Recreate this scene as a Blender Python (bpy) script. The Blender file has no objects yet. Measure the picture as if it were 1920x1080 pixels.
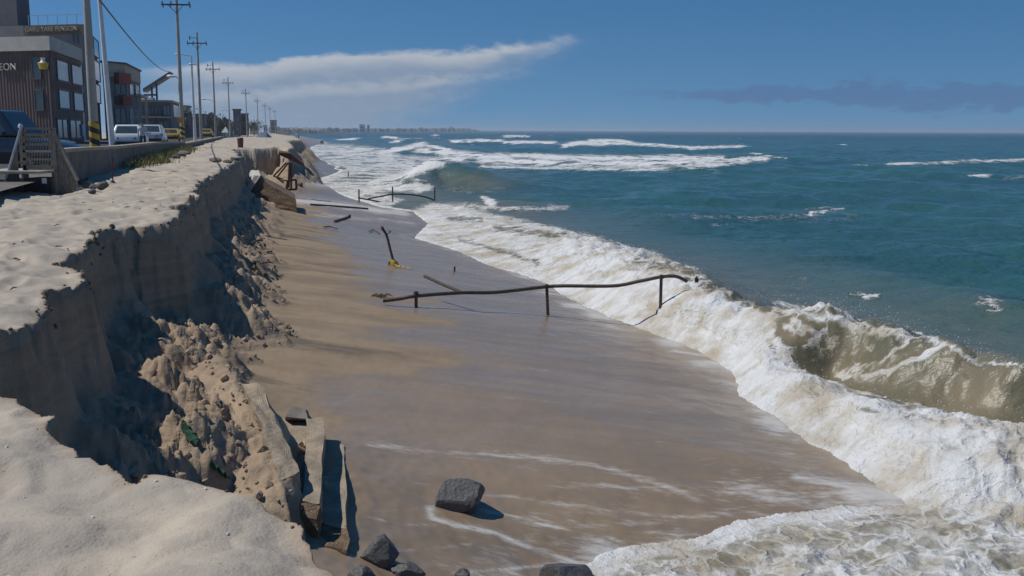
import bpy, bmesh, math, random
import numpy as np
from mathutils import Vector, Matrix, noise as mnoise

R = math.radians
random.seed(7)
scene = bpy.context.scene
col = scene.collection

# ------------------------------------------------------------------ camera
EYE = 5.0
FPX = 1900.0
PITCH = math.atan(295.8 / FPX)
ROLL = R(0.22)
CAM = Vector((0, 0, EYE))
FW = Vector((0, math.cos(PITCH), -math.sin(PITCH)))
U0 = Vector((0, math.sin(PITCH), math.cos(PITCH)))
R0 = Vector((1, 0, 0))
RT = R0 * math.cos(ROLL) + U0 * math.sin(ROLL)
UP = U0 * math.cos(ROLL) - R0 * math.sin(ROLL)
cd = bpy.data.cameras.new('camera')
cd.sensor_width = 36.0
cd.lens = 36.0 * FPX / 1920.0
cd.clip_start = 0.1
cd.clip_end = 30000
cam = bpy.data.objects.new('camera', cd)
col.objects.link(cam)
m3 = Matrix((RT, UP, -FW)).transposed()
cam.matrix_world = Matrix.Translation(CAM) @ m3.to_4x4()
scene.camera = cam

# ------------------------------------------------------------------ light
SUN_AZ_FWD = R(3)         # sun stands square to the left
SUN_EL = R(55)
to_sun = Vector((-math.cos(SUN_AZ_FWD) * math.cos(SUN_EL), math.sin(SUN_AZ_FWD) * math.cos(SUN_EL), math.sin(SUN_EL)))
sl = bpy.data.lights.new('sun', 'SUN')
sl.energy = 3.2
sl.angle = R(0.5)
sl.color = (1.0, 0.955, 0.88)
so = bpy.data.objects.new('sun', sl)
col.objects.link(so)
so.rotation_euler = to_sun.to_track_quat('Z', 'Y').to_euler()
so.location = (-40, 20, 60)

scene.view_settings.view_transform = 'Standard'
scene.view_settings.look = 'None'
scene.view_settings.exposure = 0.1
scene.view_settings.gamma = 1.0
scene.view_settings.use_curve_mapping = False
scene.render.engine = 'CYCLES'
scene.cycles.use_denoising = True
scene.cycles.max_bounces = 6
scene.cycles.volume_bounces = 1
scene.cycles.transparent_max_bounces = 8

world = bpy.data.worlds.new('World')
scene.world = world
world.use_nodes = True
wn, wl = world.node_tree.nodes, world.node_tree.links
wn.clear()


def N(tree, kind, **kw):
    n = tree.nodes.new(kind)
    for k, v in kw.items():
        if k == 'ins':
            for i, val in v.items():
                n.inputs[i].default_value = val
        else:
            setattr(n, k, v)
    return n


def M_(tree, op, a, b=None, c=None, clamp=False):
    n = tree.nodes.new('ShaderNodeMath')
    n.operation = op
    n.use_clamp = clamp
    for i, v in enumerate((a, b, c)):
        if v is None:
            continue
        if isinstance(v, (int, float)):
            n.inputs[i].default_value = v
        else:
            tree.links.new(v, n.inputs[i])
    return n.outputs[0]


def SS(tree, x, lo, hi):
    n = tree.nodes.new('ShaderNodeMapRange')
    n.interpolation_type = 'SMOOTHSTEP'
    tree.links.new(x, n.inputs[0])
    for i, v in ((1, lo), (2, hi), (3, 0.0), (4, 1.0)):
        if isinstance(v, (int, float)):
            n.inputs[i].default_value = v
        else:
            tree.links.new(v, n.inputs[i])
    return n.outputs[0]


def MIX(tree, fac, a, b, blend='MIX'):
    n = tree.nodes.new('ShaderNodeMix')
    n.data_type = 'RGBA'
    n.blend_type = blend
    for i, v in ((0, fac), (6, a), (7, b)):
        if isinstance(v, (int, float)):
            n.inputs[i].default_value = v
        elif isinstance(v, tuple):
            n.inputs[i].default_value = (*v, 1) if len(v) == 3 else v
        else:
            tree.links.new(v, n.inputs[i])
    return n.outputs[2]


def build_world():
    t = world.node_tree
    sky = N(t, 'ShaderNodeTexSky', sky_type='NISHITA', sun_disc=False)
    sky.sun_elevation = SUN_EL
    sky.sun_rotation = math.atan2(to_sun.x, to_sun.y)
    sky.altitude = 0
    sky.air_density = 1.0
    sky.dust_density = 0.0
    sky.ozone_density = 3.0
    # clear dry air: the low sky stays as blue as it is a few degrees higher
    g0 = N(t, 'ShaderNodeTexCoord')
    s0 = N(t, 'ShaderNodeSeparateXYZ')
    wl.new(g0.outputs['Generated'], s0.inputs[0])
    c0_ = N(t, 'ShaderNodeCombineXYZ')
    wl.new(s0.outputs[0], c0_.inputs[0])
    wl.new(s0.outputs[1], c0_.inputs[1])
    wl.new(M_(t, 'MULTIPLY_ADD', M_(t, 'ABSOLUTE', s0.outputs[2]), 0.92, 0.16), c0_.inputs[2])
    nm = N(t, 'ShaderNodeVectorMath', operation='NORMALIZE')
    wl.new(c0_.outputs[0], nm.inputs[0])
    wl.new(nm.outputs[0], sky.inputs['Vector'])
    hsv = N(t, 'ShaderNodeHueSaturation')
    hsv.inputs['Saturation'].default_value = 1.32
    wl.new(sky.outputs[0], hsv.inputs['Color'])
    # clouds: u = azimuth (deg, + to the right of north), v = elevation (deg)
    tc = N(t, 'ShaderNodeTexCoord')
    sp = N(t, 'ShaderNodeSeparateXYZ')
    wl.new(tc.outputs['Generated'], sp.inputs[0])
    az = M_(t, 'MULTIPLY', M_(t, 'ARCTAN2', sp.outputs[0], sp.outputs[1]), 180 / math.pi)
    el = M_(t, 'MULTIPLY', M_(t, 'ARCSINE', sp.outputs[2]), 180 / math.pi)

    def nz(scale, sx, sy, det=6, rough=0.6, off=0.0):
        cb = N(t, 'ShaderNodeCombineXYZ')
        wl.new(M_(t, 'MULTIPLY_ADD', az, sx, off), cb.inputs[0])
        wl.new(M_(t, 'MULTIPLY', el, sy), cb.inputs[1])
        cb.inputs[2].default_value = off
        n = N(t, 'ShaderNodeTexNoise')
        n.inputs['Scale'].default_value = scale
        n.inputs['Detail'].default_value = det
        n.inputs['Roughness'].default_value = rough
        wl.new(cb.outputs[0], n.inputs['Vector'])
        return n.outputs[0]

    big = nz(1.0, 0.10, 0.35, 6, 0.55, 3.1)
    fine = nz(1.0, 0.32, 0.9, 7, 0.62, 9.7)
    fine2 = nz(1.0, 1.1, 2.6, 6, 0.65, 21.3)
    # --- long bank on the left: top edge falls away to the left, tapers to a point right
    # top(az) : az 2.5deg -> 5.1, az -8 -> 4.4, az -17 -> 3.6, further left stays low
    top = M_(t, 'MULTIPLY_ADD', az, 0.075, 4.95)
    top = M_(t, 'MAXIMUM', top, 3.1)
    top = M_(t, 'ADD', top, M_(t, 'MULTIPLY', M_(t, 'SUBTRACT', big, 0.5), 1.6))
    top = M_(t, 'ADD', top, M_(t, 'MULTIPLY', M_(t, 'SUBTRACT', fine, 0.5), 1.1))
    top = M_(t, 'ADD', top, M_(t, 'MULTIPLY', M_(t, 'SUBTRACT', fine2, 0.5), 0.45))
    # underside: rises to the right so that the bank tapers
    bot = M_(t, 'MULTIPLY_ADD', az, 0.50, 4.35)
    bot = M_(t, 'ADD', bot, M_(t, 'MULTIPLY', M_(t, 'SUBTRACT', fine, 0.5), 1.6))
    inside_top = SS(t, M_(t, 'SUBTRACT', top, el), 0.0, 0.5)
    inside_bot = SS(t, M_(t, 'ADD', M_(t, 'SUBTRACT', el, bot), M_(t, 'MULTIPLY', M_(t, 'SUBTRACT', fine2, 0.5), 1.6)), -2.2, 0.7)
    right_end = SS(t, az, 4.6, 2.2)
    body = M_(t, 'MULTIPLY', M_(t, 'MULTIPLY', inside_top, inside_bot), right_end)
    left_fade = SS(t, az, -21.0, -15.5)
    body = M_(t, 'MULTIPLY', body, M_(t, 'MULTIPLY_ADD', left_fade, 0.8, 0.2))
    # brightness: bright along the top edge, blue grey lower down
    depth = M_(t, 'SUBTRACT', top, el)
    lum = SS(t, depth, 1.45, 0.15)
    lum2 = SS(t, M_(t, 'ABSOLUTE', M_(t, 'SUBTRACT', depth, M_(t, 'MULTIPLY_ADD', big, 1.0, 1.55))), 0.55, 0.0)
    lum = M_(t, 'ADD', lum, M_(t, 'MULTIPLY', lum2, 0.4), clamp=True)
    lum = M_(t, 'MULTIPLY', lum, M_(t, 'MULTIPLY_ADD', fine, 0.8, 0.6))
    lum = M_(t, 'ADD', lum, M_(t, 'MULTIPLY', M_(t, 'SUBTRACT', fine2, 0.5), 0.7), clamp=True)
    # --- thin dark bank low on the right and all round that side
    c0 = M_(t, 'MULTIPLY_ADD', M_(t, 'SUBTRACT', big, 0.5), 0.9, 1.95)
    dens = M_(t, 'SUBTRACT', 1.0, M_(t, 'DIVIDE', M_(t, 'ABSOLUTE', M_(t, 'SUBTRACT', el, c0)), M_(t, 'MULTIPLY_ADD', SS(t, az, 5.0, 24.0), 0.75, 0.28)))
    rb = SS(t, M_(t, 'ADD', dens, M_(t, 'ADD', M_(t, 'MULTIPLY', M_(t, 'SUBTRACT', fine, 0.5), 2.4), M_(t, 'MULTIPLY', M_(t, 'SUBTRACT', fine2, 0.5), 2.2))), 0.15, 0.6)
    rb = M_(t, 'MULTIPLY', rb, SS(t, az, 4.0, 12.0))
    # colours
    ccol = MIX(t, lum, (3.2, 4.1, 5.5), (6.9, 7.1, 7.5))
    out = MIX(t, M_(t, 'MULTIPLY', rb, 0.72), hsv.outputs[0], (1.15, 2.2, 4.5))
    out = MIX(t, M_(t, 'MULTIPLY', body, 0.88), out, ccol)
    bg = N(t, 'ShaderNodeBackground')
    bg.inputs['Strength'].default_value = 0.070
    wl.new(out, bg.inputs['Color'])
    o = N(t, 'ShaderNodeOutputWorld')
    wl.new(bg.outputs[0], o.inputs[0])


build_world()

# ------------------------------------------------------------------ helpers


def ray(px, py):
    return FW + RT * ((px - 960) / FPX) + UP * ((540 - py) / FPX)


def P(px, py, z):
    """point at height z seen at the photograph's pixel"""
    d = ray(px, py)
    k = (z - EYE) / d.z
    return Vector((d.x * k, d.y * k, z))


def PD(px, py, Y):
    """point at distance Y ahead seen at the pixel"""
    d = ray(px, py)
    k = Y / d.y
    return CAM + d * k


def project(x, y, z):
    vx, vy, vz = x, y, z - EYE
    a = vx * RT.x + vy * RT.y + vz * RT.z
    b = vx * UP.x + vy * UP.y + vz * UP.z
    c = vx * FW.x + vy * FW.y + vz * FW.z
    c = np.maximum(c, 0.05)
    return 960 + FPX * a / c, 540 - FPX * b / c


_rng = np.random.RandomState(11)
_perm = np.concatenate([_rng.permutation(256)] * 3).astype(np.int32)
_g = _rng.uniform(-1, 1, (256, 2))
_g /= np.linalg.norm(_g, axis=1)[:, None]


def perlin(x, y):
    xi = np.floor(x).astype(np.int64)
    yi = np.floor(y).astype(np.int64)
    xf, yf = x - xi, y - yi
    xi &= 255
    yi &= 255
    u = xf * xf * xf * (xf * (xf * 6 - 15) + 10)
    v = yf * yf * yf * (yf * (yf * 6 - 15) + 10)

    def gr(ix, iy, fx, fy):
        h = _perm[_perm[ix] + iy] & 255
        return _g[h, 0] * fx + _g[h, 1] * fy
    n00 = gr(xi, yi, xf, yf)
    n10 = gr(xi + 1, yi, xf - 1, yf)
    n01 = gr(xi, yi + 1, xf, yf - 1)
    n11 = gr(xi + 1, yi + 1, xf - 1, yf - 1)
    return 1.5 * ((n00 * (1 - u) + n10 * u) * (1 - v) + (n01 * (1 - u) + n11 * u) * v)


def fbm(x, y, octv=4, gain=0.5, lac=2.03):
    a, s, t = 1.0, 0.0, 0.0
    for i in range(octv):
        s = s + a * perlin(x + 17.3 * i, y - 9.1 * i)
        t += a
        a *= gain
        x, y = x * lac, y * lac
    return s / t


def billow(x, y, octv=4):
    a, s, t = 1.0, 0.0, 0.0
    for i in range(octv):
        s = s + a * np.abs(perlin(x + 7.7 * i, y + 3.3 * i))
        t += a
        a *= 0.55
        x, y = x * 2.1, y * 2.1
    return s / t


def sstep(a, b, x):
    t = np.clip((x - a) / (b - a), 0, 1)
    return t * t * (3 - 2 * t)


def seg_dist(x, y, pts, closed=False):
    best = np.full(x.shape, 1e18)
    n = len(pts)
    for i in range(n if closed else n - 1):
        ax, ay = pts[i]
        bx, by = pts[(i + 1) % n]
        dx, dy = bx - ax, by - ay
        L = dx * dx + dy * dy + 1e-12
        t = np.clip(((x - ax) * dx + (y - ay) * dy) / L, 0, 1)
        d = (x - ax - t * dx) ** 2 + (y - ay - t * dy) ** 2
        best = np.minimum(best, d)
    return np.sqrt(best)


def inside(x, y, pts):
    r = np.zeros(x.shape, bool)
    n = len(pts)
    for i in range(n):
        ax, ay = pts[i]
        bx, by = pts[(i + 1) % n]
        if ay == by:
            continue
        c = ((ay > y) != (by > y)) & (x < (bx - ax) * (y - ay) / (by - ay) + ax)
        r ^= c
    return r


def sdist(x, y, line, rest):
    """signed distance to the polyline; negative inside polygon line+rest"""
    d = seg_dist(x, y, line)
    return np.where(inside(x, y, list(line) + list(rest)), -d, d)


class MB:
    """collects shapes for one mesh object"""

    def __init__(s):
        s.v, s.f = [], []

    def add(s, vs, fs):
        o = len(s.v)
        s.v += [tuple(p) for p in vs]
        s.f += [tuple(i + o for i in f) for f in fs]
        return s

    def box(s, c, size, rot=None):
        hx, hy, hz = size[0] / 2, size[1] / 2, size[2] / 2
        vs = [Vector((x, y, z)) for z in (-hz, hz) for x, y in ((-hx, -hy), (hx, -hy), (hx, hy), (-hx, hy))]
        if rot is not None:
            vs = [rot @ v for v in vs]
        c = Vector(c)
        return s.add([v + c for v in vs], [(3, 2, 1, 0), (4, 5, 6, 7), (0, 1, 5, 4), (1, 2, 6, 5), (2, 3, 7, 6), (3, 0, 4, 7)])

    def hexa(s, b, t):
        return s.add(list(b) + list(t), [(3, 2, 1, 0), (4, 5, 6, 7), (0, 1, 5, 4), (1, 2, 6, 5), (2, 3, 7, 6), (3, 0, 4, 7)])

    def prism(s, foot, z0, z1):
        n = len(foot)
        vs = [(x, y, z0) for x, y in foot] + [(x, y, z1) for x, y in foot]
        fs = [tuple(reversed(range(n))), tuple(range(n, 2 * n))]
        fs += [(i, (i + 1) % n, n + (i + 1) % n, n + i) for i in range(n)]
        return s.add(vs, fs)

    def bar(s, a, b, w, h=None):
        """square bar from a to b"""
        a, b = Vector(a), Vector(b)
        h = h or w
        d = (b - a)
        L = d.length
        q = d.to_track_quat('X', 'Z').to_matrix()
        return s.box((a + b) / 2, (L, w, h), q)

    def tube(s, path, r, n=8, caps=True):
        path = [Vector(p) for p in path]
        rs = r if isinstance(r, (list, tuple)) else [r] * len(path)
        vs, fs = [], []
        for i, p in enumerate(path):
            d = (path[min(i + 1, len(path) - 1)] - path[max(i - 1, 0)]).normalized()
            a = d.orthogonal().normalized() if abs(d.z) > 0.9 else d.cross(Vector((0, 0, 1))).normalized()
            if abs(d.z) > 0.9:
                a = (Vector((1, 0, 0)) - d * d.x).normalized()
            b = d.cross(a)
            for k in range(n):
                an = 2 * math.pi * k / n
                vs.append(p + (a * math.cos(an) + b * math.sin(an)) * rs[i])
        for i in range(len(path) - 1):
            for k in range(n):
                fs.append((i * n + k, i * n + (k + 1) % n, (i + 1) * n + (k + 1) % n, (i + 1) * n + k))
        if caps:
            fs.append(tuple(reversed(range(n))))
            fs.append(tuple(range((len(path) - 1) * n, len(path) * n)))
        return s.add(vs, fs)

    def build(s, name, mat, parent=None, smooth=False, bevel=0, world=True):
        off = Vector((0, 0, 0))
        if parent is not None and world:
            off = abs_loc(parent)
        me = bpy.data.meshes.new(name)
        me.from_pydata([tuple(Vector(v) - off) for v in s.v], [], s.f)
        me.materials.append(mat)
        bm = bmesh.new()
        bm.from_mesh(me)
        bmesh.ops.recalc_face_normals(bm, faces=bm.faces)
        bm.to_mesh(me)
        bm.free()
        if smooth:
            me.polygons.foreach_set('use_smooth', [True] * len(me.polygons))
            me.set_sharp_from_angle(angle=R(40))
        o = bpy.data.objects.new(name, me)
        col.objects.link(o)
        if parent is not None:
            o.parent = parent
        if bevel:
            b = o.modifiers.new('bevel', 'BEVEL')
            b.width = bevel
            b.segments = 2
            b.limit_method = 'ANGLE'
        return o


def abs_loc(o):
    l = Vector(o.location)
    while o.parent is not None:
        o = o.parent
        l += o.location
    return l


def tag(o, label=None, cat=None, group=None, kind=None):
    if label:
        o['label'] = label
    if cat:
        o['category'] = cat
    if group:
        o['group'] = group
    if kind:
        o['kind'] = kind
    return o


def thing(name, loc, label, cat, group=None):
    o = bpy.data.objects.new(name, None)
    o.empty_display_size = 0.2
    o.location = loc
    col.objects.link(o)
    return tag(o, label, cat, group)


# ------------------------------------------------------------------ materials
MATS = {}


def mat(name, c, rough=0.7, var=0.25, scale=6.0, metal=0.0, bump=0.0, c2=None, spec=0.5, coat=0.0):
    """principled material with noise-driven colour variation, wear and relief"""
    if name in MATS:
        return MATS[name]
    m = bpy.data.materials.new(name)
    m.use_nodes = True
    t = m.node_tree
    b = t.nodes['Principled BSDF']
    tc = N(t, 'ShaderNodeTexCoord')
    n1 = N(t, 'ShaderNodeTexNoise')
    n1.inputs['Scale'].default_value = scale
    n1.inputs['Detail'].default_value = 6
    n1.inputs['Roughness'].default_value = 0.65
    t.links.new(tc.outputs['Object'], n1.inputs['Vector'])
    f = SS(t, n1.outputs[0], 0.3, 0.72)
    c2 = c2 or tuple(x * (1 - var) for x in c)
    t.links.new(MIX(t, f, c, c2), b.inputs['Base Color'])
    t.links.new(M_(t, 'MULTIPLY_ADD', n1.outputs[0], 0.25, rough - 0.12, clamp=True), b.inputs['Roughness'])
    b.inputs['Metallic'].default_value = metal
    b.inputs['Specular IOR Level'].default_value = spec
    b.inputs['Coat Weight'].default_value = coat
    if bump:
        n2 = N(t, 'ShaderNodeTexNoise')
        n2.inputs['Scale'].default_value = scale * 6
        n2.inputs['Detail'].default_value = 5
        t.links.new(tc.outputs['Object'], n2.inputs['Vector'])
        bp = N(t, 'ShaderNodeBump')
        bp.inputs['Strength'].default_value = bump
        bp.inputs['Distance'].default_value = 0.05
        t.links.new(n2.outputs[0], bp.inputs['Height'])
        t.links.new(bp.outputs[0], b.inputs['Normal'])
    MATS[name] = m
    return m
# ------------------------------------------------------------------ plan of the coast
ZT = 3.45


def plan(pts, z):
    return [(P(a, b, z).x, P(a, b, z).y) for a, b in pts]


EDGE = [(3.2, -40), (2.4, -8), (1.5, -0.5), (0.9, 1.2), (0.1, 2.6)]
EDGE += plan([(660, 1078), (606, 1010), (540, 950), (480, 925), (400, 888), (350, 880), (300, 872), (250, 882), (195, 850),
              (130, 828), (90, 795), (60, 765), (0, 742), (-90, 715), (-170, 690), (-150, 655), (-60, 622),
              (0, 598), (60, 560), (110, 522), (142, 500), (122, 472), (180, 436), (240, 420), (330, 412), (338, 400), (302, 390),
              (335, 384), (374, 366), (368, 347), (402, 330), (432, 314), (440, 306), (456, 298), (444, 291), (438, 284), (480, 283), (524, 281),
              (540, 284), (549, 282), (547, 274), (542, 268.5)], ZT)
EDGE += [(-27.0, 124), (-31, 150), (-44, 210), (-70, 330), (-150, 640)]
LAND_REST = [(-900, 640), (-900, -40)]

SHORE_PX = [(1500, 1500), (1000, 1160), (1040, 1090), (1120, 1050), (1290, 1006), (1420, 972), (1560, 950), (1700, 936),
            (1600, 868), (1480, 780), (1405, 738), (1385, 690), (1290, 640), (1210, 612), (1100, 560), (1040, 527),
            (960, 500), (870, 465), (782, 440), (800, 420), (770, 397), (700, 388), (640, 368), (596, 352), (585, 340), (640, 318), (600, 304),
            (575, 291), (566, 283), (590, 273), (612, 268.5)]
SHORE_PX = [(a - 10, b + 7) if 430 < b < 945 else (a, b) for a, b in SHORE_PX]
SHORE = plan(SHORE_PX, 0.13)
SHORE = [(10, -40), (7.5, -5), (5.5, 3)] + SHORE[1:]
SHORE += [(-90, 480), (-160, 760)]
SEA_REST = [(-420, 1400), (-420, 20000), (20000, 20000), (20000, -40)]


def terrace_z(x, y):
    z = 3.40 + 0.12 * sstep(10, 36, y) + 0.1 * sstep(45, 75, y)
    z = z - 0.9 * sstep(120, 330, y)
    return z


def shore_d(x, y):
    k = np.clip(np.hypot(x, y) / 30, 0.5, 4)
    wx = x + 0.38 * k * fbm(x * 0.42 / k, y * 0.42 / k + 21, 3) + 0.10 * fbm(x * 2.2, y * 2.2, 3)
    wy = y + 0.38 * k * fbm(x * 0.42 / k + 33, y * 0.42 / k, 3) + 0.10 * fbm(x * 2.2 + 8, y * 2.2, 3)
    return sdist(wx, wy, SHORE, SEA_REST)          # > 0 on the beach, < 0 over the sea


def beach_z(ds, sd):
    up = np.maximum(ds, 0)
    g = up / (up + np.maximum(sd - 1.7, 0.02) + 1e-6)
    z = 0.13 + 1.12 * g
    z = z + np.minimum(ds, 0) * 0.11
    return np.maximum(z, -6), g


def worley(x, y):
    """distances to the nearest and second nearest scattered point, and a number per cell"""
    f1 = np.full(x.shape, 9.0)
    f2 = np.full(x.shape, 9.0)
    cid = np.zeros(x.shape)
    ci, cj = np.floor(x), np.floor(y)
    for di in (-1, 0, 1):
        for dj in (-1, 0, 1):
            i, j = ci + di, cj + dj
            h1 = np.abs(np.sin(i * 127.1 + j * 311.7) * 43758.5453) % 1
            h2 = np.abs(np.sin(i * 269.5 + j * 183.3) * 43758.5453) % 1
            d = np.hypot(x - i - h1, y - j - h2)
            new = d < f1
            f2 = np.where(new, f1, np.minimum(f2, d))
            cid = np.where(new, (h1 * 7.3 + h2 * 3.1) % 1, cid)
            f1 = np.where(new, d, f1)
    return f1, f2, cid


def footprints(x, y, cell=0.62):
    """shallow trodden hollows with a slightly raised rim"""
    out = np.zeros_like(x)
    m = (np.hypot(x, y) < 34)
    xm, ym = x[m], y[m]
    acc = np.zeros_like(xm)
    ci, cj = np.floor(xm / cell), np.floor(ym / cell)
    for di in (-1, 0, 1):
        for dj in (-1, 0, 1):
            i, j = ci + di, cj + dj
            h1 = np.abs(np.sin(i * 127.1 + j * 311.7) * 43758.5453) % 1
            h2 = np.abs(np.sin(i * 269.5 + j * 183.3) * 43758.5453) % 1
            h3 = np.abs(np.sin(i * 419.2 + j * 371.9) * 43758.5453) % 1
            dx, dy = xm - (i + h1) * cell, ym - (j + h2) * cell
            an = 1.2 + 1.2 * h3
            u, v = dx * np.cos(an) + dy * np.sin(an), -dx * np.sin(an) + dy * np.cos(an)
            r2 = (u / 0.17) ** 2 + (v / 0.085) ** 2
            d = 0.042 * np.exp(-r2 ** 1.3) - 0.012 * np.exp(-(np.sqrt(r2) - 1.5) ** 2 * 5)
            acc = acc + np.where(h3 > 0.35, d, 0)
    out[m] = acc
    return out


def ground(x, y, detail=True):
    """height of sand, plus masks"""
    wx = x + 0.10 * fbm(x * 2.6 + 3, y * 2.6, 3) + 0.30 * fbm(x * 0.55, y * 0.55 + 7, 2)
    wy = y + 0.10 * fbm(x * 2.6, y * 2.6 + 31, 3) + 0.30 * fbm(x * 0.55 + 13, y * 0.55, 2)
    wx = wx + 0.045 * perlin(x * 7.3, y * 7.3)
    wy = wy + 0.045 * perlin(x * 7.3 + 50, y * 7.3)
    near_keep = sstep(2.5, 6, np.hypot(x, y))
    wx = x + (wx - x) * near_keep
    wy = y + (wy - y) * near_keep
    sd = sdist(wx, wy, EDGE, LAND_REST)
    ds = shore_d(x, y)
    B, g = beach_z(ds, sd)
    T = terrace_z(x, y)
    # terrace relief: trodden dry sand
    rel = 0.115 * fbm(x * 1.5, y * 1.5, 2) + 0.035 * billow(x * 3.1 + 5, y * 3.1, 2) + 0.10 * fbm(x * 0.25, y * 0.25 + 3, 2)
    lip = np.exp(-np.maximum(-sd, 0) / 0.12)
    Tz = T + rel - 0.05 * lip * (0.6 + fbm(x * 3, y * 3, 2)) - footprints(x, y) * (1 - lip)
    # scarp
    n1 = fbm(x * 0.32 + 2, y * 0.62, 3)
    n2 = fbm(x * 0.5 - 8, y * 1.15 + 4, 3)
    w1 = 0.26 + 0.08 * n2 + 0.45 * sstep(74, 84, y)
    ft = np.clip(0.42 + 0.24 * n1 + 0.16 * n2, 0.2, 0.8)
    w2 = np.clip(1.85 + 0.5 * n1 + 0.7 * n2, 1.1, 2.9) + 0.7 * sstep(74, 84, y)
    # the slump beside the broken concrete comes out further
    bulge = np.exp(-(((x + 3.6) / 1.4) ** 2 + ((y - 12.2) / 2.3) ** 2))
    w2 = w2 + 0.6 * bulge
    u1 = np.clip(sd / w1, 0, 1)
    u2 = np.clip((sd - w1) / (w2 - w1), 0, 1)
    dropT = T - B
    ztal = B + dropT * ft * (1 - u2) ** 1.15
    lum = (0.3 - billow(x * 0.9, y * 0.9 + 9, 2)) * 0.42 + 0.26 * fbm(x * 0.8 + 4, y * 1.7, 3)
    for sc, am in ((1.7, 0.11), (4.6, 0.085), (10.5, 0.065)):
        jx, jy = x * sc + 0.35 * fbm(x * sc, y * sc, 2), y * sc + 0.35 * fbm(x * sc + 9, y * sc, 2)
        f1, f2, cid = worley(jx, jy)
        lum = lum + am * (np.clip((f2 - f1) * 3.2, 0, 1) * (0.25 + cid) - 0.5)
    win = np.clip(u2 * 4, 0, 1) * np.clip((1 - u2) * 2.2, 0, 1)
    ztal = ztal + lum * win * np.minimum(dropT / 2.2, 1)
    zcl = T - 0.05 * (0.6 + fbm(x * 3, y * 3, 2)) + rel
    face = zcl + (ztal - zcl) * (u1 ** 0.8)
    face = face + 0.05 * fbm(x * 2, y * 2, 2) * np.sin(u1 * math.pi)
    z = np.where(sd < 0, Tz, np.where(u2 < 1, face, B))
    # small runnels and ripples of the wet beach
    flat = np.where((sd > 0) & (u2 >= 0.8), 1.0, 0.0)
    z = z + flat * (0.018 * fbm(x * 0.8, y * 0.5, 3) + 0.035 * fbm(x * 0.25 + 3, y * 0.2, 2)) * sstep(0, 1.5, ds)
    talus = np.where((sd > 0) & (u2 < 1), 1.0, 0.0)
    # slumped sand heaped behind the leaning slab
    ax, ay, bx, by = -4.0, 13.6, -2.35, 9.9
    t_ = np.clip(((x - ax) * (bx - ax) + (y - ay) * (by - ay)) / ((bx - ax) ** 2 + (by - ay) ** 2), 0, 1)
    dm = np.hypot(x - ax - t_ * (bx - ax), y - ay - t_ * (by - ay))
    side = (bx - ax) * (y - ay) - (by - ay) * (x - ax)      # > 0 on the seaward side
    dm = np.where(side > 0, dm * 1.9, dm)
    hm = (1.98 - 0.42 * t_) - 0.50 * (dm / 0.62) ** 2 + lum * 0.42 - 0.05
    mound = (hm > z) & (sd > 0)
    z = np.where(mound, hm, z)
    talus = np.where(mound, 1.0, talus)
    u2 = np.where(mound, 0.6, u2)
    return z, sd, ds, g, talus, u2


def gz(x, y):
    a = ground(np.array([float(x)]), np.array([float(y)]))
    return float(a[0][0])


def on_ground(px, py, z0=1.0):
    """where the pixel's ray meets the modelled sand"""
    d = ray(px, py)
    k = np.linspace(2, 260, 6000)
    k = 2.0 * (130.0) ** np.linspace(0, 1, 5000)
    X, Y, Z = d.x * k, d.y * k, EYE + d.z * k
    h = ground(X, Y)[0]
    i = np.argmax(Z < h)
    return Vector((X[i], Y[i], h[i]))


def polar_grid(rs, th):
    A, B = np.meshgrid(th, rs)
    return B * np.sin(A), B * np.cos(A)


def grid_faces(nr, nt, keep):
    idx = np.arange(nr * nt).reshape(nr, nt)
    q = np.stack([idx[:-1, :-1], idx[:-1, 1:], idx[1:, 1:], idx[1:, :-1]], -1)
    kp = keep[:-1, :-1] | keep[:-1, 1:] | keep[1:, 1:] | keep[1:, :-1]
    return q[kp]


def np_mesh(name, co, quads, mat_, attrs=None):
    used = np.zeros(len(co), bool)
    used[quads.ravel()] = True
    remap = np.cumsum(used) - 1
    co = co[used]
    quads = remap[quads]
    me = bpy.data.meshes.new(name)
    me.vertices.add(len(co))
    me.vertices.foreach_set('co', co.astype(np.float32).ravel())
    me.loops.add(quads.size)
    me.loops.foreach_set('vertex_index', quads.ravel().astype(np.int32))
    me.polygons.add(len(quads))
    me.polygons.foreach_set('loop_start', np.arange(0, quads.size, 4, dtype=np.int32))
    me.polygons.foreach_set('use_smooth', np.ones(len(quads), bool))
    for k, v in (attrs or {}).items():
        a = me.attributes.new(k, 'FLOAT', 'POINT')
        a.data.foreach_set('value', v[used].astype(np.float32))
    me.materials.append(mat_)
    me.update()
    o = bpy.data.objects.new(name, me)
    col.objects.link(o)
    return o


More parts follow.
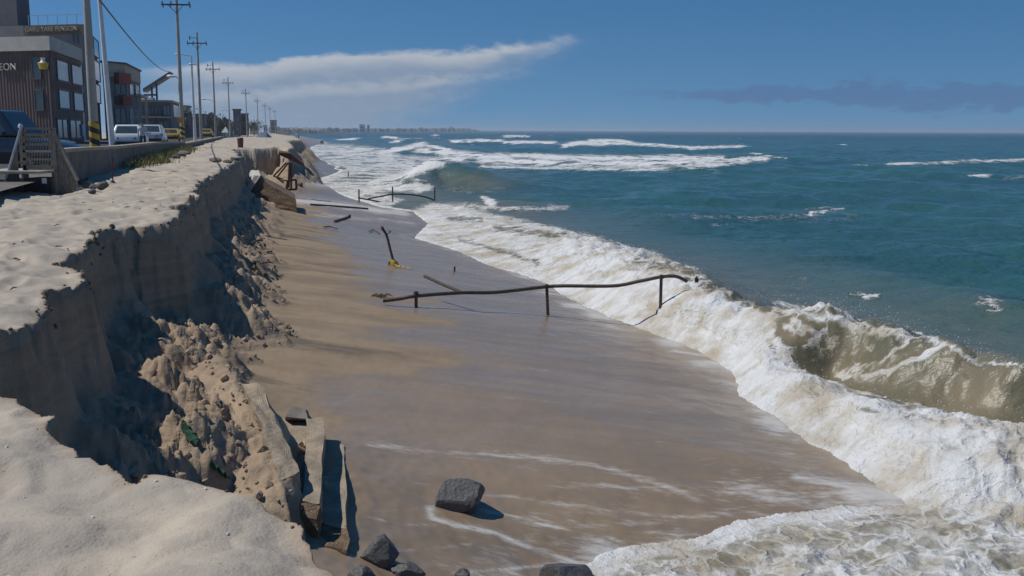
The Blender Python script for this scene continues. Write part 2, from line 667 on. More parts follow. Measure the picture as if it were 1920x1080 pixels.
# ------------------------------------------------------------------ materials of sand and sea
def sand_material():
    m = bpy.data.materials.new('beach_sand')
    m.use_nodes = True
    t = m.node_tree
    b = t.nodes['Principled BSDF']
    geo = N(t, 'ShaderNodeNewGeometry')

    def at(n):
        a = N(t, 'ShaderNodeAttribute', attribute_name=n)
        return a.outputs['Fac']

    def nz(sc, det=5, ro=0.6, stretch=None):
        n = N(t, 'ShaderNodeTexNoise')
        n.inputs['Scale'].default_value = sc
        n.inputs['Detail'].default_value = det
        n.inputs['Roughness'].default_value = ro
        if stretch:
            mp = N(t, 'ShaderNodeMapping')
            mp.inputs['Scale'].default_value = stretch
            mp.inputs['Rotation'].default_value = (0, 0, R(-14))
            t.links.new(geo.outputs['Position'], mp.inputs['Vector'])
            t.links.new(mp.outputs[0], n.inputs['Vector'])
        else:
            t.links.new(geo.outputs['Position'], n.inputs['Vector'])
        return n.outputs[0]
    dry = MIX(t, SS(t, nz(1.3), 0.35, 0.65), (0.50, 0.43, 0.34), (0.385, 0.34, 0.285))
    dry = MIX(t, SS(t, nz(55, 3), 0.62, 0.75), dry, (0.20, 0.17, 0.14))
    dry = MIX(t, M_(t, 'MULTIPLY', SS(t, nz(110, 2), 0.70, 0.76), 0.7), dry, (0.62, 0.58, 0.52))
    # horizontal layers show in the cut face
    sp = N(t, 'ShaderNodeSeparateXYZ')
    t.links.new(geo.outputs['Position'], sp.inputs[0])
    cb = N(t, 'ShaderNodeCombineXYZ')
    t.links.new(M_(t, 'MULTIPLY', sp.outputs[0], 0.3), cb.inputs[0])
    t.links.new(M_(t, 'MULTIPLY', sp.outputs[1], 0.3), cb.inputs[1])
    t.links.new(M_(t, 'MULTIPLY', sp.outputs[2], 7.0), cb.inputs[2])
    ln = N(t, 'ShaderNodeTexNoise')
    ln.inputs['Scale'].default_value = 1.0
    ln.inputs['Detail'].default_value = 5
    t.links.new(cb.outputs[0], ln.inputs['Vector'])
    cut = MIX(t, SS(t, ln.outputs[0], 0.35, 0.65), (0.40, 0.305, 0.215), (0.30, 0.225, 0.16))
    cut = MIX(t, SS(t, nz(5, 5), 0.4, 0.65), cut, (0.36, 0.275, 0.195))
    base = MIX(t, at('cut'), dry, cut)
    damp = MIX(t, SS(t, nz(0.7, 4, 0.6, (0.5, 1.6, 1)), 0.35, 0.65), (0.305, 0.232, 0.158), (0.235, 0.18, 0.127))
    # dark heavy-mineral smears drawn out by the backwash
    smear = SS(t, nz(0.42, 6, 0.62, (0.55, 1.9, 1)), 0.54, 0.66)
    damp = MIX(t, M_(t, 'MULTIPLY', smear, 0.62), damp, (0.085, 0.075, 0.07))
    base = MIX(t, at('damp'), base, damp)
    wetc = MIX(t, SS(t, nz(0.55, 5, 0.6, (0.4, 2.2, 1)), 0.3, 0.7), (0.295, 0.215, 0.138), (0.228, 0.174, 0.120))
    wetv = at('wet')
    wetn = M_(t, 'MULTIPLY', wetv, SS(t, M_(t, 'ADD', nz(0.5, 4, 0.6, (0.4, 1.5, 1)), wetv), 0.6, 1.45), clamp=True)
    base = MIX(t, wetn, base, wetc)
    # thin foam lines left on the film of water
    fo = at('foam')
    fn = M_(t, 'ADD', M_(t, 'MULTIPLY', nz(9.0, 6, 0.72, (0.45, 1.5, 1)), 0.6), M_(t, 'MULTIPLY', nz(1.6, 5, 0.65, (0.4, 1.6, 1)), 0.4))
    ff = SS(t, M_(t, 'ADD', fo, M_(t, 'MULTIPLY', M_(t, 'SUBTRACT', fn, 0.5), 2.4)), 0.25, 1.0)
    ff = M_(t, 'MULTIPLY', ff, SS(t, fo, 0.0, 0.12))
    base = MIX(t, M_(t, 'MULTIPLY', ff, 0.72), base, (0.62, 0.62, 0.61))
    t.links.new(base, b.inputs['Base Color'])
    rr = M_(t, 'MULTIPLY_ADD', wetn, -0.68, 0.95)
    rr = M_(t, 'ADD', rr, M_(t, 'MULTIPLY', M_(t, 'SUBTRACT', nz(1.2, 5, 0.65, (0.4, 1.8, 1)), 0.5), 0.22))
    rr = M_(t, 'ADD', rr, M_(t, 'MULTIPLY', ff, 0.5), clamp=True)
    t.links.new(rr, b.inputs['Roughness'])
    t.links.new(M_(t, 'MULTIPLY_ADD', wetn, 0.32, 0.12), b.inputs['Specular IOR Level'])
    # relief
    dryf = M_(t, 'SUBTRACT', 1.0, wetn)
    h = M_(t, 'ADD', M_(t, 'MULTIPLY', nz(14, 6, 0.7), 0.5), M_(t, 'MULTIPLY', nz(60, 3), 0.22))
    h = M_(t, 'ADD', h, M_(t, 'MULTIPLY', nz(4.2, 3, 0.5), 0.55))
    h = M_(t, 'ADD', h, M_(t, 'MULTIPLY', M_(t, 'MULTIPLY', ln.outputs[0], at('cut')), 1.3))
    bp = N(t, 'ShaderNodeBump')
    bp.inputs['Distance'].default_value = 0.05
    t.links.new(h, bp.inputs['Height'])
    k = M_(t, 'MULTIPLY_ADD', M_(t, 'MULTIPLY', dryf, M_(t, 'MULTIPLY_ADD', at('damp'), -0.7, 1.0)), 0.42, 0.03)
    t.links.new(M_(t, 'ADD', k, M_(t, 'MULTIPLY', at('cut'), 0.3), clamp=True), bp.inputs['Strength'])
    t.links.new(bp.outputs[0], b.inputs['Normal'])
    return m


def sea_material():
    m = bpy.data.materials.new('sea_water')
    m.use_nodes = True
    t = m.node_tree
    b = t.nodes['Principled BSDF']
    geo = N(t, 'ShaderNodeNewGeometry')

    def at(n):
        return N(t, 'ShaderNodeAttribute', attribute_name=n).outputs['Fac']

    def nz(sc, det=5, ro=0.6, stretch=None, rot=0):
        n = N(t, 'ShaderNodeTexNoise')
        n.inputs['Scale'].default_value = sc
        n.inputs['Detail'].default_value = det
        n.inputs['Roughness'].default_value = ro
        if stretch:
            mp = N(t, 'ShaderNodeMapping')
            mp.inputs['Scale'].default_value = stretch
            mp.inputs['Rotation'].default_value = (0, 0, R(rot))
            t.links.new(geo.outputs['Position'], mp.inputs['Vector'])
            t.links.new(mp.outputs[0], n.inputs['Vector'])
        else:
            t.links.new(geo.outputs['Position'], n.inputs['Vector'])
        return n.outputs[0]
    deep = MIX(t, at('far'), (0.030, 0.098, 0.108), (0.012, 0.048, 0.088))
    deep = MIX(t, SS(t, nz(0.035, 4, 0.6, (0.6, 1.6, 1), 10), 0.35, 0.7), deep, (0.034, 0.118, 0.108))
    silt = MIX(t, SS(t, nz(0.7, 5, 0.65, (1, 1, 1)), 0.35, 0.7), (0.20, 0.165, 0.105), (0.125, 0.118, 0.074))
    c = MIX(t, at('silt'), deep, silt)
    fo = at('foam')
    streak = nz(1.5, 7, 0.72)
    fine = nz(8.0, 6, 0.7)
    # lacy cells
    vor = N(t, 'ShaderNodeTexVoronoi', feature='DISTANCE_TO_EDGE')
    vor.inputs['Scale'].default_value = 2.3
    wv = N(t, 'ShaderNodeVectorMath', operation='ADD')
    wn_ = N(t, 'ShaderNodeTexNoise')
    wn_.inputs['Scale'].default_value = 1.8
    wn_.inputs['Detail'].default_value = 4
    t.links.new(geo.outputs['Position'], wn_.inputs['Vector'])
    t.links.new(geo.outputs['Position'], wv.inputs[0])
    t.links.new(wn_.outputs['Color'], wv.inputs[1])
    t.links.new(wv.outputs[0], vor.inputs['Vector'])
    lace = SS(t, vor.outputs['Distance'], 0.16, 0.0)
    nn = M_(t, 'ADD', M_(t, 'MULTIPLY', M_(t, 'SUBTRACT', streak, 0.5), 1.5), M_(t, 'MULTIPLY', M_(t, 'SUBTRACT', fine, 0.5), 0.7))
    nn = M_(t, 'ADD', nn, M_(t, 'MULTIPLY', M_(t, 'SUBTRACT', lace, 0.3), 0.35))
    f = SS(t, M_(t, 'ADD', fo, M_(t, 'MULTIPLY', nn, M_(t, 'MULTIPLY_ADD', fo, -0.35, 0.75))), 0.32, 0.72)
    f = M_(t, 'MULTIPLY', f, SS(t, fo, 0.0, 0.08))
    # foam is dirty where it has stirred up sand
    dirty = M_(t, 'MULTIPLY', at('silt'), SS(t, nz(0.8, 5, 0.65), 0.40, 0.66))
    m1 = N(t, 'ShaderNodeMapping')
    m1.inputs['Rotation'].default_value = (0, 0, R(63))
    t.links.new(geo.outputs['Position'], m1.inputs['Vector'])
    m2 = N(t, 'ShaderNodeMapping')
    m2.inputs['Scale'].default_value = (3.2, 0.7, 0.9)
    t.links.new(m1.outputs[0], m2.inputs['Vector'])
    n3 = N(t, 'ShaderNodeTexNoise')
    n3.inputs['Scale'].default_value = 1.0
    n3.inputs['Detail'].default_value = 6
    n3.inputs['Roughness'].default_value = 0.65
    t.links.new(m2.outputs[0], n3.inputs['Vector'])
    fall = SS(t, n3.outputs[0], 0.45, 0.72)
    fc = MIX(t, M_(t, 'MULTIPLY', dirty, 0.85), (0.69, 0.70, 0.70), (0.42, 0.36, 0.26))
    fc = MIX(t, M_(t, 'MULTIPLY', M_(t, 'MULTIPLY', fall, at('silt')), 0.6), fc, (0.44, 0.385, 0.29))
    t.links.new(MIX(t, f, c, fc), b.inputs['Base Color'])
    t.links.new(M_(t, 'MULTIPLY_ADD', f, 0.6, M_(t, 'MULTIPLY_ADD', at('silt'), 0.26, M_(t, 'MULTIPLY_ADD', at('far'), 0.14, 0.13))), b.inputs['Roughness'])
    b.inputs['IOR'].default_value = 1.33
    t.links.new(M_(t, 'MULTIPLY_ADD', f, -0.4, 0.5), b.inputs['Specular IOR Level'])
    # chop
    h1 = nz(0.9, 5, 0.6, (1, 1.5, 1), 15)
    h2 = nz(3.2, 4, 0.6, (1, 1.4, 1), -10)
    bw = N(t, 'ShaderNodeBump')
    bw.inputs['Strength'].default_value = 1.0
    bw.inputs['Distance'].default_value = 0.32
    hh = M_(t, 'ADD', h1, M_(t, 'MULTIPLY', h2, 0.22))
    hw = M_(t, 'MULTIPLY', hh, M_(t, 'SUBTRACT', 1.0, M_(t, 'MULTIPLY', at('silt'), 0.8)))
    hf = M_(t, 'ADD', M_(t, 'MULTIPLY', nz(4.5, 7, 0.66), 0.26), M_(t, 'MULTIPLY', lace, 0.04))
    mixh = N(t, 'ShaderNodeMix')
    mixh.data_type = 'FLOAT'
    t.links.new(f, mixh.inputs[0])
    t.links.new(hw, mixh.inputs[2])
    t.links.new(hf, mixh.inputs[3])
    t.links.new(mixh.outputs[0], bw.inputs['Height'])
    t.links.new(bw.outputs[0], b.inputs['Normal'])
    return m


# ------------------------------------------------------------------ build the sand
def build_sand():
    rs = np.concatenate([np.geomspace(0.4, 3, 60)[:-1], np.geomspace(3, 40, 570)[:-1], np.geomspace(40, 640, 230)])
    th = np.concatenate([np.radians(np.linspace(-178, -36, 60))[:-1], np.radians(np.linspace(-36, 29, 560))[:-1], np.radians(np.linspace(29, 178, 60))])
    x, y = polar_grid(rs, th)
    z, sd, ds, g, talus, u2 = ground(x, y)
    px, py = project(x, y, z)
    keep = (ds > -7)
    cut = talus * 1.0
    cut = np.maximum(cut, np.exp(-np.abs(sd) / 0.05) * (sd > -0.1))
    base = ((sd > 0) & (talus < 0.5)).astype(float)
    damp = np.maximum(base, talus * sstep(0.8, 1.0, u2))
    # wet film: from the water's edge up to a ragged line below the toe
    edge_n = 0.38 * fbm(x * 0.22, y * 0.45 + 5, 4)
    wet = base * sstep(0.92, 0.62, g + edge_n)
    foam = np.zeros_like(x)
    wxp = px + 14 * fbm(x * 0.7, y * 0.7, 3)
    wyp = py + 7 * fbm(x * 0.7 + 9, y * 0.7, 3)
    for pts, w, s in SAND_FOAM:
        d = seg_dist(wxp, wyp * 1.6, [(a, b * 1.6) for a, b in pts])
        foam = np.maximum(foam, s * np.exp(-(d / (1.9 * w)) ** 1.15))
    near_w = sstep(1.8, 0.0, ds) * (ds > 0) * (0.55 + 1.1 * fbm(x * 0.7, y * 0.7, 3)) * sstep(70, 30, np.hypot(x, y))
    foam = np.maximum(foam, near_w) * base
    wet = np.maximum(wet, foam)
    co = np.stack([x.ravel(), y.ravel(), z.ravel()], 1)
    q = grid_faces(len(rs), len(th), keep)
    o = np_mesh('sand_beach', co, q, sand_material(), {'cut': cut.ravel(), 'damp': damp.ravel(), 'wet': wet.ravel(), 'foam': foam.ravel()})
    tag(o, 'pale dry sand terrace eroded to a steep scarp above wet beach', 'beach', kind='structure')
    return o


SAND_FOAM = [
    ([(1500, 895), (1600, 915), (1720, 938)], 13, 0.85), ([(1420, 915), (1540, 932), (1640, 938)], 8, 0.6), ([(1380, 770), (1450, 800), (1540, 860)], 6, 0.4),
    ([(700, 815), (900, 800), (1100, 790), (1280, 800)], 7, 0.2), ([(760, 720), (960, 715), (1200, 740)], 7, 0.18), ([(700, 640), (900, 650), (1100, 640)], 6, 0.16),
    ([(1040, 910), (1200, 912), (1340, 935), (1420, 958)], 8, 0.42), ([(1100, 985), (1260, 975), (1400, 950), (1560, 935)], 9, 0.5), ([(1330, 860), (1480, 880), (1640, 915)], 8, 0.34),
    ([(1000, 1040), (1150, 1035), (1300, 1000)], 9, 0.5), ([(1180, 830), (1350, 830), (1500, 850)], 7, 0.22), ([(560, 560), (700, 600), (860, 620)], 5, 0.14),
    ([(690, 835), (850, 850), (1000, 858), (1100, 868), (1200, 895), (1280, 925), (1310, 940)], 7, 0.62),
    ([(740, 845), (900, 862), (1010, 880)], 4, 0.4),
    ([(905, 928), (960, 930), (1060, 945), (1150, 960), (1260, 970), (1400, 962), (1480, 975)], 6, 0.6),
    ([(808, 955), (812, 972), (850, 985), (930, 1000), (990, 1025), (1080, 1055), (1130, 1058)], 7, 0.95),
    ([(905, 955), (960, 965), (1030, 985), (1110, 1005), (1170, 1016)], 4, 0.75),
    ([(690, 970), (760, 985), (830, 985)], 3, 0.5),
    ([(730, 1035), (800, 1030), (880, 1020)], 4, 0.5),
    ([(850, 1075), (950, 1065), (1060, 1056), (1130, 1050)], 5, 0.7),
    ([(790, 905), (870, 925), (1000, 930)], 5, 0.3),
    ([(1265, 655), (1300, 665), (1360, 668), (1395, 672)], 6, 0.9),
    ([(1060, 590), (1150, 605), (1280, 630)], 5, 0.42),
    ([(860, 665), (1000, 690), (1130, 700), (1250, 712)], 6, 0.25),
    ([(930, 740), (1080, 760), (1300, 780)], 6, 0.22),
    ([(1010, 515), (1040, 517)], 5, 0.7),
    ([(700, 960), (780, 955), (810, 962)], 5, 0.4),
    ([(1140, 750), (1200, 752)], 5, 0.2),
    ([(556, 338), (600, 345), (660, 353), (760, 366)], 7, 1.1),
    ([(556, 376), (600, 380), (660, 388), (760, 400)], 7, 1.0), ([(600, 403), (680, 410), (780, 420)], 5, .6),
    ([(560, 366), (660, 374)], 4, 0.4),
    ([(566, 318), (600, 322), (660, 333)], 4, 0.5),
    ([(620, 420), (660, 425)], 3, 0.4),
]


# ------------------------------------------------------------------ build the sea
# crest and trough points of the shore breaker: pixel and height of the water there
CREST = [(860, 392, .45), (930, 402, .5), (1040, 428, .75), (1120, 446, 1.0), (1200, 470, 1.15), (1290, 500, 1.25),
         (1350, 541, 1.2), (1450, 574, 1.25), (1540, 582, 1.3), (1640, 607, 1.25), (1780, 648, 1.15), (1920, 692, 1.05), (2150, 760, .9), (2500, 850, .7)]
CTRL = [(1000, 468, .36), (1080, 505, .55), (1150, 540, .62), (1210, 540, .85), (1260, 560, .85), (1300, 590, .75), (1380, 610, .85), (1420, 600, 1.0),
        (1400, 660, .6), (1500, 628, .95), (1470, 660, .68), (1560, 640, .85), (1560, 690, .34), (1650, 670, .75), (1650, 720, .34), (1760, 700, .7), (1780, 750, .34), (1920, 740, .65), (1930, 785, .34),
        (2200, 850, .4),
        (1430, 655, .6), (1500, 702, .66), (1600, 748, .74), (1700, 768, .78), (1800, 795, .78), (1920, 822, .78), (2150, 880, .6),
        (1470, 745, .40), (1560, 800, .44), (1680, 860, .48), (1800, 890, .5), (1920, 900, .5), (1780, 930, .30), (1920, 955, .26),
        (900, 445, .27), (850, 425, .27), (960, 470, .28), (830, 405, .28), (1030, 500, .34), (1240, 600, .5), (1340, 640, .42), (1150, 560, .45)]


def tps_fit(p, v, lam=1e-3):
    n = len(p)
    d2 = ((p[:, None] - p[None]) ** 2).sum(-1)
    K = 0.5 * d2 * np.log(d2 + 1e-9) + lam * np.eye(n) * 20
    Pm = np.hstack([np.ones((n, 1)), p])
    A = np.zeros((n + 3, n + 3))
    A[:n, :n] = K
    A[:n, n:] = Pm
    A[n:, :n] = Pm.T
    return np.linalg.solve(A, np.concatenate([v, np.zeros(3)]))


def tps_eval(x, y, p, w):
    o = w[-3] + w[-2] * x + w[-1] * y
    for (a, b), k in zip(p, w[:-3]):
        d2 = (x - a) ** 2 + (y - b) ** 2
        o = o + k * 0.5 * d2 * np.log(d2 + 1e-9)
    return o


# offshore breakers: crest polyline (pixels), crest height, half width seaward / shoreward (m)
RIDGES = [
    ([(742, 345, .35), (775, 325, 1.1), (800, 312, 1.7), (826, 302, 2.15), (866, 307, 1.95), (930, 328, 1.1), (1000, 344, .5), (1080, 354, .2)], 2.1, 6, 3.0),
    ([(850, 388), (905, 374), (960, 385), (1030, 398), (1100, 400)], 0.7, 4, 2.5),
    ([(730, 284), (790, 268), (850, 278), (960, 287), (1150, 291), (1350, 292), (1440, 288)], 1.5, 12, 7),
    ([(1055, 275), (1075, 266), (1120, 262), (1180, 265), (1290, 272), (1400, 273)], 1.7, 16, 9),
    ([(845, 265), (880, 262), (940, 262), (1040, 268)], 1.6, 16, 9),
    ([(1240, 298), (1330, 306), (1420, 306)], 0.8, 10, 6),
    ([(1640, 307), (1700, 303), (1800, 299), (1960, 297)], 1.0, 10, 6),
    ([(930, 258), (960, 254.5), (1000, 256)], 1.6, 22, 12),
    ([(640, 262), (690, 257), (740, 260)], 1.3, 16, 9),
    ([(725, 263), (760, 258), (800, 262)], 1.3, 16, 9),
    ([(1780, 326), (1830, 326), (1880, 330)], 0.6, 7, 4),
    ([(1400, 290), (1430, 288), (1480, 297)], 0.9, 8, 5),
    ([(1080, 415), (1300, 400), (1560, 396), (1700, 402)], 0.35, 6, 4),
    ([(1480, 500), (1650, 548), (1800, 560), (1960, 565)], 0.32, 3, 2),
    ([(1250, 345), (1500, 340), (1800, 352), (2000, 350)], 0.45, 8, 5),
    ([(1100, 370), (1350, 372), (1600, 372)], 0.35, 7, 4),
    ([(1400, 450), (1600, 462), (1900, 470)], 0.3, 4, 3),
]
# foam: (polyline px, half thickness px, strength)
FOAM = [
    ([(700, 347), (765, 325), (815, 305)], 11, 1.0), ([(690, 360), (740, 350), (790, 352)], 12, .95), ([(780, 340), (800, 352)], 8, .8),
    ([(790, 270), (750, 280), (720, 286)], 5, 1), ([(740, 279), (800, 271), (840, 281)], 4, .9), ([(790, 281), (900, 292), (1080, 296), (1350, 297)], 8, .85),
    ([(830, 297), (1000, 304), (1200, 307), (1330, 304), (1430, 297)], 8, .80), ([(900, 312), (1060, 316), (1250, 318), (1400, 304)], 4, .75),
    ([(1060, 273), (1085, 268), (1130, 270)], 5, 1), ([(1105, 263.5), (1150, 263), (1180, 266)], 3.4, 1), ([(1130, 268), (1240, 272), (1300, 277), (1390, 274)], 3.5, .85),
    ([(1290, 280), (1400, 274)], 2, .7), ([(850, 264.5), (890, 263.5), (940, 264)], 3.0, 1), ([(945, 267), (985, 266), (1040, 267.5)], 2.8, .95),
    ([(942, 256), (965, 255), (990, 256)], 2.2, .95), ([(720, 257), (745, 258.5)], 2.4, .9), ([(732, 266), (752, 264)], 2.6, 1), ([(752, 260), (790, 259)], 1.4, .6),
    ([(635, 262), (668, 260)], 2.2, .8), ([(810, 254), (818, 253)], 1.5, .9), ([(1030, 254), (1034, 254)], 1.5, .5),
    ([(1670, 308), (1740, 306), (1800, 303), (1920, 300)], 4, .72), ([(1600, 308), (1640, 310)], 2, .5), ([(1818, 328), (1855, 330)], 3, .95), ([(1880, 334), (1920, 332)], 3, .5),
    ([(1405, 287), (1440, 292), (1470, 297)], 2.2, .75), ([(1255, 291), (1290, 290)], 3, .7),
    ([(1300, 405), (1420, 408), (1520, 404), (1575, 393)], 7, .42), ([(1520, 401), (1560, 395), (1580, 392)], 2.5, .8), ([(1335, 420), (1360, 420)], 2.5, .5), ([(1230, 403), (1300, 405)], 4, .3),
    ([(1560, 388), (1510, 392)], 3, .45), ([(1580, 398), (1620, 410), (1500, 415)], 4, .34),
    ([(1595, 552), (1650, 554)], 4, .62), ([(1835, 560), (1885, 575), (1850, 585)], 4.5, .6), ([(1480, 522), (1520, 523)], 3, .35), ([(1610, 548), (1640, 552)], 2, .5),
    ([(1450, 572), (1540, 584), (1640, 607), (1780, 648), (1920, 692)], 6, .72),
    # streaks on the face of the shore break
    ([(1480, 600), (1530, 630), (1510, 655)], 8, .62), ([(1520, 600), (1570, 640), (1540, 660)], 7, .55), ([(1600, 625), (1640, 650), (1600, 665), (1560, 668)], 5, .6),
    ([(1700, 640), (1670, 668), (1600, 695), (1570, 705)], 6, .75), ([(1770, 650), (1730, 675), (1660, 700), (1580, 712)], 7, .85), ([(1650, 640), (1620, 660), (1570, 680)], 5, .5),
    ([(1650, 620), (1740, 640), (1830, 665), (1890, 680)], 9, .62), ([(1440, 590), (1420, 620), (1400, 650)], 16, .8), ([(1470, 580), (1540, 600), (1640, 622)], 12, .7),
    ([(1740, 660), (1700, 700), (1640, 720)], 3, .45), ([(1880, 680), (1800, 700), (1760, 705)], 3, .4), ([(1470, 610), (1500, 625)], 8, .7), ([(1430, 620), (1450, 650), (1470, 660)], 16, .75),
    ([(870, 385), (950, 392), (1060, 388)], 6, .6), ([(905, 372), (925, 385)], 7, .9), ([(830, 352), (880, 358), (940, 352)], 8, .35),
    ([(640, 338), (720, 340)], 4, .5),
]
# thin places where brown water shows through the white
FOAM_CUT = [
    ([(1190, 486), (1270, 508), (1330, 545), (1420, 576)], 13, .62), ([(1080, 448), (1150, 466)], 8, .4),
    ([(1430, 640), (1450, 668)], 10, .5), ([(1500, 735), (1540, 750)], 10, .45), ([(1590, 760), (1640, 775)], 11, .5),
    ([(1770, 815), (1810, 845)], 22, .32), ([(1690, 790), (1730, 800)], 10, .4), ([(1860, 840), (1900, 835)], 12, .45),
    ([(1530, 775), (1550, 790)], 9, .5), ([(1250, 575), (1290, 590)], 12, .35), ([(1320, 610), (1360, 625)], 10, .45),
    ([(930, 428), (1000, 436), (1060, 440)], 5, .55), ([(860, 450), (940, 470), (1010, 490)], 4, .45), ([(840, 410), (900, 412)], 5, .5),
]
FOAM_POLY = [
    # bore and shore break
    ([(772, 447), (790, 420), (765, 397), (800, 378), (860, 382), (930, 400), (1060, 428), (1075, 470), (1045, 535), (950, 508), (860, 475)], 14, .70),
    ([(1035, 424), (1120, 445), (1230, 475), (1300, 505), (1345, 545),
      (1430, 575), (1440, 640), (1500, 695), (1600, 735), (1700, 755), (1800, 780), (1960, 808), (1990, 1000), (1740, 945), (1580, 875), (1470, 790), (1390, 745), (1370, 690), (1280, 645), (1190, 620), (1090, 565), (1040, 530), (1010, 470)], 18, 1.0),
    # bottom right corner
    ([(1000, 1100), (1100, 1050), (1290, 1000), (1440, 965), (1600, 935), (2000, 940), (2000, 1200), (1000, 1200)], 16, .57),
    # foam inside the far breakers
    ([(560, 268), (640, 268), (720, 276), (760, 290), (850, 292), (840, 303), (780, 315), (740, 335), (700, 352), (760, 372), (700, 400), (560, 366), (570, 320), (640, 316), (590, 300), (556, 280)], 9, .66),
    ([(760, 278), (900, 290), (1090, 296), (1350, 298), (1420, 305), (1250, 318), (1050, 318), (900, 310), (830, 297)], 7, .62),
]


def sea_fields(x, y):
    ds = shore_d(x, y)
    r = np.hypot(x, y)
    off = np.maximum(-ds, 0)
    # open swell and chop, rolling in from the right
    amp = sstep(2, 14, off)
    ph = x * 0.80 + y * 0.30 + 2.2 * fbm(x * 0.05, y * 0.05, 2)
    z = 0.05 + amp * (0.10 * np.sin(ph * 1.05) + 0.11 * fbm(x * 0.30, y * 0.42, 4) * 2 * sstep(900, 60, r) + 0.07 * fbm(x * 1.0, y * 1.3, 3) * sstep(140, 30, r))
    # long lines of swell
    sw = x * 0.16 - y * 0.10 + 3.0 * fbm(x * 0.012, y * 0.012, 2)
    z = z + 0.30 * amp * np.sin(sw) * sstep(4, 30, off)
    z = z + 0.26 * amp * fbm(x * 0.10 + 3, y * 0.17, 3) * sstep(4, 20, off)
    rd = np.zeros_like(x)
    for pts, h, ws, wl_ in RIDGES:
        hs = [p[2] if len(p) > 2 else h for p in pts]
        pl = [(P(p[0], p[1], q_).x, P(p[0], p[1], q_).y) for p, q_ in zip(pts, hs)]
        wxx = x + 1.2 * fbm(x * 0.11, y * 0.11, 2)
        wyy = y + 1.2 * fbm(x * 0.11 + 5, y * 0.11, 2)
        mask = (x > min(p[0] for p in pl) - 60) & (x < max(p[0] for p in pl) + 60) & (y > min(p[1] for p in pl) - 60) & (y < max(p[1] for p in pl) + 60)
        if not mask.any():
            continue
        xm, ym = wxx[mask], wyy[mask]
        d = seg_dist(xm, ym, pl)
        # shoreward side = nearer the camera
        rr = np.hypot(xm, ym)
        a = np.array([math.atan2(p[0], p[1]) for p in pl])
        q = np.array([math.hypot(*p) for p in pl])
        o = np.argsort(a)
        rc = np.interp(np.arctan2(xm, ym), a[o], q[o])
        w = np.where(rr < rc, wl_, ws)
        # taper at the two ends
        t0 = np.hypot(xm - pl[0][0], ym - pl[0][1])
        t1 = np.hypot(xm - pl[-1][0], ym - pl[-1][1])
        L = sum(math.dist(pl[i], pl[i + 1]) for i in range(len(pl) - 1))
        tp = sstep(0, L * 0.28, np.minimum(t0, t1) + 0.02 * L)
        if len(pts[0]) > 2:
            tp = np.interp(np.arctan2(xm, ym), a[o], np.array(hs)[o]) / h
        rd[mask] = np.maximum(rd[mask], h * np.exp(-(d / w) ** 2) * tp)
    rd = rd * sstep(0.5, 7, off)
    z = z * (1 - 0.5 * sstep(0.2, 1, rd)) + rd
    z = 0.16 + (z - 0.16) * sstep(0, 6, off)
    # shore break
    cp, cv = [], []
    cr = [P(a, b, h) for a, b, h in CREST]
    for i, p in enumerate(cr):
        cp.append((p.x, p.y))
        cv.append(p.z)
        a, b = cr[max(i - 1, 0)], cr[min(i + 1, len(cr) - 1)]
        tdir = Vector((b.x - a.x, b.y - a.y)).normalized()
        nrm = Vector((-tdir.y, tdir.x))
        if nrm.dot(Vector((1.0, 0.6))) < 0:
            nrm = -nrm
        for dd, hh in ((1.3, 0.42), (3.0, 0.12), (6.0, 0.03), (11.0, 0.03)):
            cp.append((p.x + nrm.x * dd, p.y + nrm.y * dd))
            cv.append(p.z * hh + (0.05 if dd > 1.4 else 0.1))
    for a, b, h in CTRL:
        p = P(a, b, h)
        cp.append((p.x, p.y))
        cv.append(h)
    for i in range(3, len(SHORE)):
        sx, sy = SHORE[i]
        if 9 < sy < 70:
            cp.append((sx, sy))
            cv.append(0.13)
    for a, b, h in ((1300, 1050, .16), (1500, 1000, .17), (1700, 970, .19), (1850, 1010, .2), (1600, 1060, .17), (2000, 1100, .18)):
        p = P(a, b, h)
        cp.append((p.x, p.y))
        cv.append(h)
    cp = np.array(cp)
    cv = np.array(cv)
    mk = (y < 75) & (y > 3) & (x > -25) & (x < 45)
    wts = tps_fit(cp, cv)
    zb = np.zeros_like(x)
    zb[mk] = np.clip(tps_eval(x[mk], y[mk], cp, wts), -0.1, 1.5)
    dcr = seg_dist(x, y, [(p.x, p.y) for p in cr])
    wgt = np.where(mk, 1, 0) * sstep(9, 4, np.where(off > 0, np.minimum(dcr, off), 0) if False else dcr)
    inner = np.where(mk & (ds > -30), 1.0, 0.0) * sstep(9.5, 5, dcr)
    inner = inner * sstep(68, 50, y)
    z = z * (1 - inner) + np.maximum(zb, 0.02) * inner
    # the water's edge: thin lip of foam, then below the sand
    z = np.where(ds > 0, 0.13 - 0.9 * ds, z)
    lipz = 0.15 + 0.18 * sstep(0.0, 0.55, off) * sstep(11, 13.5, y)
    z = np.where((ds <= 0) & (off < 0.55), np.minimum(np.maximum(z, lipz * 0 + 0.14), lipz + 0.25 * off), z)
    z = np.where((ds <= 0) & (y < 17), np.maximum(z, 0.15 + 0.03 * sstep(0, 0.6, off)), z)
    return z, ds, rd


